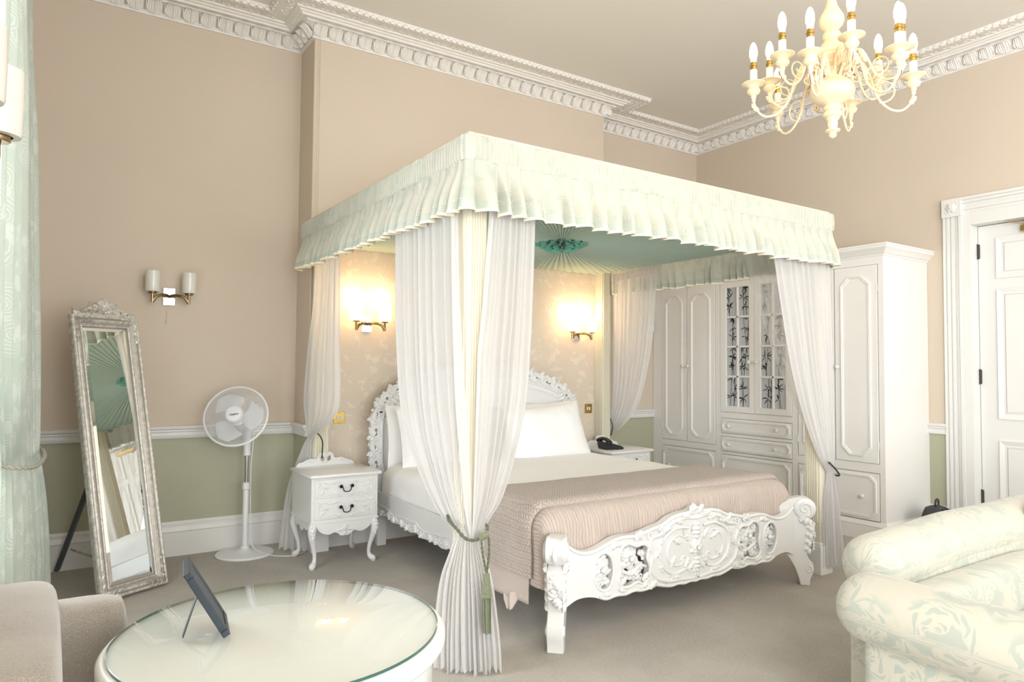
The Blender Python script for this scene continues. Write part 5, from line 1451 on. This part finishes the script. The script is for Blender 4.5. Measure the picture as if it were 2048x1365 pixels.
# photo frame on the table, seen almost edge on
wd = Vector((.14, .99, 0)).normalized(); lt = Vector((-wd.y, wd.x, 0)); tl = (lt*.096+Vector((0, 0, .166))).normalized(); fn_ = wd.cross(tl).normalized()
pf = thing('photo_frame', 'dark slim photo frame seen edge-on, standing on the round table', 'photo frame')
PM = Matrix((wd, fn_, tl)).transposed().to_4x4(); PM.translation = Vector((-.823, -3.600, .6755)); pf.matrix_world = PM
if fn_.x < 0: sgn = 1
else: sgn = -1
g = G(); g.box((0, -.009, 0), (.15, .009, .016)); g.box((0, -.009, .172), (.15, .009, .188)); g.box((0, -.009, .016), (.016, .009, .172)); g.box((.134, -.009, .016), (.15, .009, .172)); g.build('frame', 'navy', pf, smooth=0, bevel=.002)
g = G(); g.box((.014, -.004, .014), (.136, .006, .174)); g.build('backing_board', 'navy', pf, smooth=0)
g = G(); side = -1 if fn_.dot(lt) < 0 else 1; i2 = PM.inverted()
p0 = Vector((.075, side*.008, .115)); p1 = i2 @ Vector((-.912, -3.54, .6755)); dirv = (p1-p0)
w2 = Vector((.018, 0, 0)); g.add([p0-w2, p0+w2, p1+w2*.7, p1-w2*.7]+[q+Vector((0, side*.003, 0)) for q in (p0-w2, p0+w2, p1+w2*.7, p1-w2*.7)], [(0, 1, 2, 3), (7, 6, 5, 4), (0, 4, 5, 1), (1, 5, 6, 2), (2, 6, 7, 3), (3, 7, 4, 0)]); g.build('easel_leg', 'navy', pf, smooth=0)

# ------------------------------------------------------------------ taupe armchair
def soft(g, a, b, r, seg=5, squash=1.0):
    """rounded box"""
    (x0, y0, z0), (x1, y1, z1) = a, b; c = Vector(((x0+x1)/2, (y0+y1)/2, (z0+z1)/2)); h = Vector(((x1-x0)/2, (y1-y0)/2, (z1-z0)/2)); n = 14
    def fn(u, v):
        th, phi = 2*pi*u, pi*(v-.5); d = Vector((cos(phi)*cos(th), cos(phi)*sin(th), sin(phi)))
        e = .30
        s = Vector([(abs(q)**e)*(1 if q > 0 else -1) for q in d]); core = Vector((max(-1, min(1, s.x*1.12)), max(-1, min(1, s.y*1.12)), max(-1, min(1, s.z*1.12))))
        p = Vector((core.x*(h.x-r), core.y*(h.y-r), core.z*(h.z-r)))+d*r
        return c+p
    g.surf(48, 32, fn, closeu=True)
ac = thing('armchair', 'taupe velvet armchair at the bottom left corner beside the round table', 'armchair', (-1.20, -3.2, 0))
OA = (-1.20, -3.2, 0)
def mid(n, g, parent=ac, mats='velvet', **kw): return g.build(n, mats, parent, off=OA, **kw)
g = G(); soft(g, (-1.40, -3.85, .10), (-1.16, -3.14, .775), .05); mid('backrest', g, smooth=180)
g = G(); soft(g, (-1.36, -3.26, .10), (-1.00, -3.10, .700), .055); mid('armrest', g, smooth=180)
g = G(); soft(g, (-1.30, -3.86, .16), (-1.06, -3.20, .44), .045); mid('seat_cushion', g, smooth=180)
for x, y in ((-1.36, -3.80), (-1.36, -3.18), (-1.06, -3.18), (-1.10, -3.80)):
    g = G(); g.tube([(x, y, .12), (x, y, 0)], [.02, .013], 10); mid('leg', g, mats='bronze')

# ------------------------------------------------------------------ damask sofa
so = thing('sofa', 'cream damask sofa with rolled arm at the bottom right of the picture', 'sofa', (1.8, -4.6, 0))
OSF = (1.8, -4.6, 0)
def sput(n, g, parent=so, mats='sofa', **kw): return g.build(n, mats, parent, off=OSF, **kw)
def capsule(g, pts, rx, rz, nseg=40, k=28, ends=1.0, axis='y'):
    """fat padded roll following pts, rounded at both ends"""
    P = [Vector(p) for p in cr(pts, 8)]; n = len(P)-1; L = [0]
    for i in range(n): L.append(L[-1]+(P[i+1]-P[i]).length)
    T = L[-1]
    def at(s):
        i = min(max(bisect.bisect(L, s)-1, 0), n-1); t = (s-L[i])/max(L[i+1]-L[i], 1e-9); return P[i].lerp(P[i+1], t), (P[i+1]-P[i]).normalized()
    def fn(u, v):
        # ease so that rings bunch up at the ends
        s = (1-cos(pi*v))/2; c, d = at(s*T); e0 = min(1, s*T/(rx*ends)); e1 = min(1, (1-s)*T/(rx*ends)); k_ = sqrt(max(0, 1-(1-e0)**2))*sqrt(max(0, 1-(1-e1)**2)); k_ = max(k_, .002)
        sd = Vector((d.y, -d.x, 0)).normalized(); a = 2*pi*u
        bump = 1+.02*sin(s*T*9+a)
        return c+sd*(cos(a)*rx*k_*bump)+Vector((0, 0, sin(a)*rz*k_*bump))
    g.surf(k, nseg, fn, closeu=True, uv=lambda u, v: (u*2*pi*rx*.9, (1-cos(pi*v))/2*T))
g = G(); capsule(g, [(1.01, -4.09, .580), (1.0, -4.30, .588), (.99, -4.7, .58), (.98, -5.2, .57)], .112, .108, ends=.9); ar = sput('arm_roll', g, smooth=180)
g = G()
def slab(g, a, b, r, uvs=1.0):
    n0 = len(g.v); soft(g, a, b, r)
    for i in range(n0, len(g.v)): x, y, z = g.v[i]; g.uv[i] = (x*.9+y, z+x*.35)
slab(g, (.975, -5.2, .06), (1.12, -4.17, .54), .03); sput('arm_panel', g, smooth=180)
g = G(); capsule(g, [(1.19, -4.045, .635), (1.32, -4.045, .648), (1.55, -4.045, .657), (1.9, -4.04, .664), (2.3, -4.04, .664), (2.9, -4.04, .66), (3.2, -4.04, .64)], .105, .105, nseg=60, ends=.8); sput('back_roll', g, smooth=180)
g = G(); slab(g, (1.20, -4.14, .06), (3.2, -3.99, .66), .03); sput('back_panel', g, smooth=180)
g = G(); slab(g, (1.12, -5.0, .06), (3.1, -4.14, .28), .03); sput('seat_base', g, smooth=180)
for i in range(2):
    g = G(); slab(g, (1.13+.98*i, -5.05, .27), (2.10+.98*i, -4.2, .43), .06); sput('seat_cushion', g, smooth=180)
g = G(); slab(g, (1.20, -4.26, .40), (2.30, -4.12, .60), .05); sput('back_cushion', g, smooth=180)
g = G(); slab(g, (2.32, -4.27, .40), (3.10, -4.10, .785), .06); sput('back_cushion', g, smooth=180)
g = G(); capsule(g, [(3.24, -4.09, .580), (3.25, -4.7, .58), (3.26, -5.2, .57)], .112, .108, ends=.9); sput('arm_roll', g, smooth=180)
g = G(); slab(g, (3.13, -5.2, .06), (3.28, -4.17, .54), .03); sput('arm_panel', g, smooth=180)
for x, y in ((1.0, -5.1), (1.0, -4.1), (3.2, -5.1), (3.2, -4.1)):
    g = G(); g.tube([(x, y, .06), (x, y, 0)], [.03, .02], 10); sput('foot', g, mats='bronze')

# ------------------------------------------------------------------ chandelier
CH = Vector((1.795, -3.590, 0)); chd = thing('chandelier', 'cream twelve-candle chandelier with lit bulbs hanging from the ceiling', 'chandelier', (CH.x, CH.y, ZC))
OCH = (CH.x, CH.y, ZC)
def hput(n, g, parent=chd, mats='chand', **kw): return g.build(n, mats, parent, off=OCH, **kw)
zp = lambda px: 2.418+(278-px)/428
PR = [(1, 278), (6, 275), (8, 271), (6, 267), (14, 264), (14, 261), (7, 259), (9, 255), (10, 247), (9, 242), (12, 240), (13, 238), (12, 236), (17, 234), (19, 230), (17, 225), (13, 222), (17, 219), (17, 214), (14, 211), (20, 208), (32, 202), (40, 193), (42, 185), (40, 176), (33, 167), (20, 160), (19, 156), (10, 153), (8, 142), (9, 134), (14, 131), (19, 128), (17, 124), (22, 121), (26, 115), (24, 111), (27, 107), (27, 101), (22, 94), (20, 88), (13, 80), (16, 74), (17, 69), (15, 64), (11, 61), (14, 57), (21, 49), (23.5, 40), (22, 31), (17, 22), (12, 12), (9, 2), (8, -8), (11, -14), (14, -20), (9, -26), (5, -32), (4, -60)]
g = G(); g.lathe([(r/428, zp(p)) for r, p in PR], 40, (CH.x, CH.y, 0)); hput('turned_column', g, smooth=35)
g = G()
zt, z0 = ZC-.05, zp(-60); nl = int((zt-z0)/.032)
for i in range(nl):
    z = z0+(i+.5)*(zt-z0)/nl; a = pi/2*(i % 2)
    g.tube([(CH.x+.010*cos(t)*cos(a), CH.y+.010*cos(t)*sin(a), z+.021*sin(t)) for t in [2*pi*k/14 for k in range(14)]], .0028, 5, closed=True)
hput('chain', g)
g = G(); g.lathe([(.006, ZC-.055), (.03, ZC-.05), (.055, ZC-.03), (.062, ZC-.004), (.062, ZC-.001)], 28, (CH.x, CH.y, 0)); hput('ceiling_rose', g)
av = Vector((r_.x, r_.y, 0)).normalized(); bv = Vector((f_.x, f_.y, 0)).normalized()
def arm(ang, R, zd, path, sc1, sc2):
    d = Vector((cos(ang), sin(ang), 0)); side = Vector((-d.y, d.x, 0)); c = Vector((CH.x, CH.y, 0))
    P3 = lambda r, z: c+d*r+Vector((0, 0, z))
    g = G(); PP = cr(path, 6); g.tube([P3(r, z) for r, z in PP], [.0065-.0015*i/len(PP) for i in range(len(PP))], 8, up=side)
    def spir(cx, cz, r, a0, turns, end=.22):
        pts = []
        for i in range(19):
            t = i/18; q = r*(1-t*(1-end)); a = a0+turns*2*pi*t; pts.append(P3(cx+q*cos(a), cz+q*sin(a)))
        g.tube(pts, [.0045-.0015*i/18 for i in range(19)], 6, up=side); g.ball(pts[-1], .006, 8)
    spir(*sc1); spir(*sc2)
    mm = lambda u, v, w: P3(u, v)+side*w
    lx, lz = path[2]; 
    for sgn in (1, -1):
        m3 = lambda u, v, w, sgn=sgn: P3(u, v)+side*(w*sgn)
        leaf(g, (lx, lz), -1.2, .075, .032, m3, w=.003, lobes=3); leaf(g, (path[-2][0], path[-2][1]), .9, .05, .026, m3, w=.003, lobes=2)
    ao = hput('arm', g, smooth=60)
    x, y = c.x+d.x*R, c.y+d.y*R
    g = G(); g.lathe([(.004, zd-.088), (.010, zd-.080), (.008, zd-.070), (.013, zd-.062), (.011, zd-.054), (.025, zd-.046), (.031, zd-.034), (.028, zd-.024), (.022, zd-.018), (.028, zd-.010), (.045, zd-.004), (.054, zd), (.054, zd+.004), (.018, zd+.003)], 22, (x, y, 0)); pn = hput('drip_pan', g, smooth=40)
    g = G(); g.lathe([(.0165, zd+.002), (.0165, zd+.068), (.013, zd+.070)], 18, (x, y, 0)); hput('candle_sleeve', g, mats='candle')
    g = G(); g.lathe([(.0145, zd+.066), (.0145, zd+.084), (.0175, zd+.085), (.0175, zd+.089), (.0145, zd+.090), (.0135, zd+.104), (.011, zd+.106)], 18, (x, y, 0)); hput('lamp_holder', g, mats='brass')
    g = G(); g.lathe([(.0125, zd+.100), (.0150, zd+.118), (.0165, zd+.130)], 18, (x, y, 0), cap=False); bb = hput('bulb_collar', g, mats='candle')
    g = G(); g.lathe([(.0165, zd+.130), (.0185, zd+.143), (.0185, zd+.158), (.0160, zd+.176), (.0105, zd+.192), (.004, zd+.201), (.0005, zd+.203)], 18, (x, y, 0), cap=False); hput('bulb', g, mats='bulb')
def armset(phase, R, zd, path, s1, s2):
    for k in range(6): arm(phase+pi/3*k, R, zd, path, s1, s2)
dzA = .036
armset(1.357, .352, 2.692, [(.043, 2.700), (.080, 2.765), (.125, 2.775), (.165, 2.70), (.195, 2.605), (.245, 2.548), (.295, 2.535), (.332, 2.560), (.352, 2.608)], (.222, 2.635, .060, -pi/2-.3, 1.25), (.108, 2.70, .030, pi/2, 1.2))
armset(.816, .289, 2.762, [(.040, 2.73), (.075, 2.795), (.12, 2.805), (.152, 2.75), (.178, 2.685), (.212, 2.646), (.248, 2.638), (.275, 2.653), (.289, 2.680)], (.197, 2.715, .048, -pi/2-.3, 1.25), (.105, 2.74, .026, pi/2, 1.2))

# ------------------------------------------------------------------ backpack by the wardrobe end
bp = thing('backpack', 'dark grey backpack on the carpet against the white wardrobe end', 'backpack', (4.60, -2.70, 0), radians(8))
g = G()
def bpf(u, v):
    th = 2*pi*u; z = lerp(0.0, .29, v); wv = .155*(1-.42*max(0, (v-.45)/.55)**2.2)*(1 if v > .04 else .94); dv = .085*(1-.38*max(0, (v-.5)/.5)**2)
    if v > .985: wv *= .55; dv *= .4
    e = .62; c, s = cos(th), sin(th)
    return (wv*(abs(c)**e)*(1 if c > 0 else -1), dv*(abs(s)**e)*(1 if s > 0 else -1), z)
g.surf(40, 22, bpf, closeu=True); n = len(g.v); g.f.append(list(range(n-40, n))); g.m.append(0); g.f.append(list(reversed(range(40)))); g.m.append(0)
g.build('body', 'pack', bp, smooth=180)
g = G(); g.surf(24, 12, lambda u, v: (.105*(2*u-1), -.088-.022*sin(pi*u)**.5*sin(pi*min(1, v*1.0))**.5, .03+.19*v*(1-.12*(2*u-1)**4)), uv=None); g.build('front_pocket', 'packgrey', bp, smooth=180)
g = G(); g.tube(cr([(-.035, -.01, .285), (-.036, -.01, .315), (-.02, -.01, .335), (.02, -.01, .335), (.036, -.01, .315), (.035, -.01, .285)], 5), .007, 8, flat=1.6); g.build('grab_handle', 'blackplastic', bp)
for s in (1, -1):
    g = G(); g.tube(cr([(s*.03, -.055, .275), (s*.055, -.105, .25), (s*.075, -.125, .18), (s*.08, -.115, .09), (s*.10, -.095, .03)], 5), .014, 8, flat=.45); g.build('strap', 'blackplastic', bp)
g = G(); g.tube(cr([(-.14, -.05, .04), (-.145, -.06, .14), (-.115, -.065, .23), (-.05, -.066, .272), (.05, -.066, .272), (.115, -.065, .23), (.145, -.06, .14), (.14, -.05, .04)], 5), .003, 5); g.build('zip', 'black', bp)
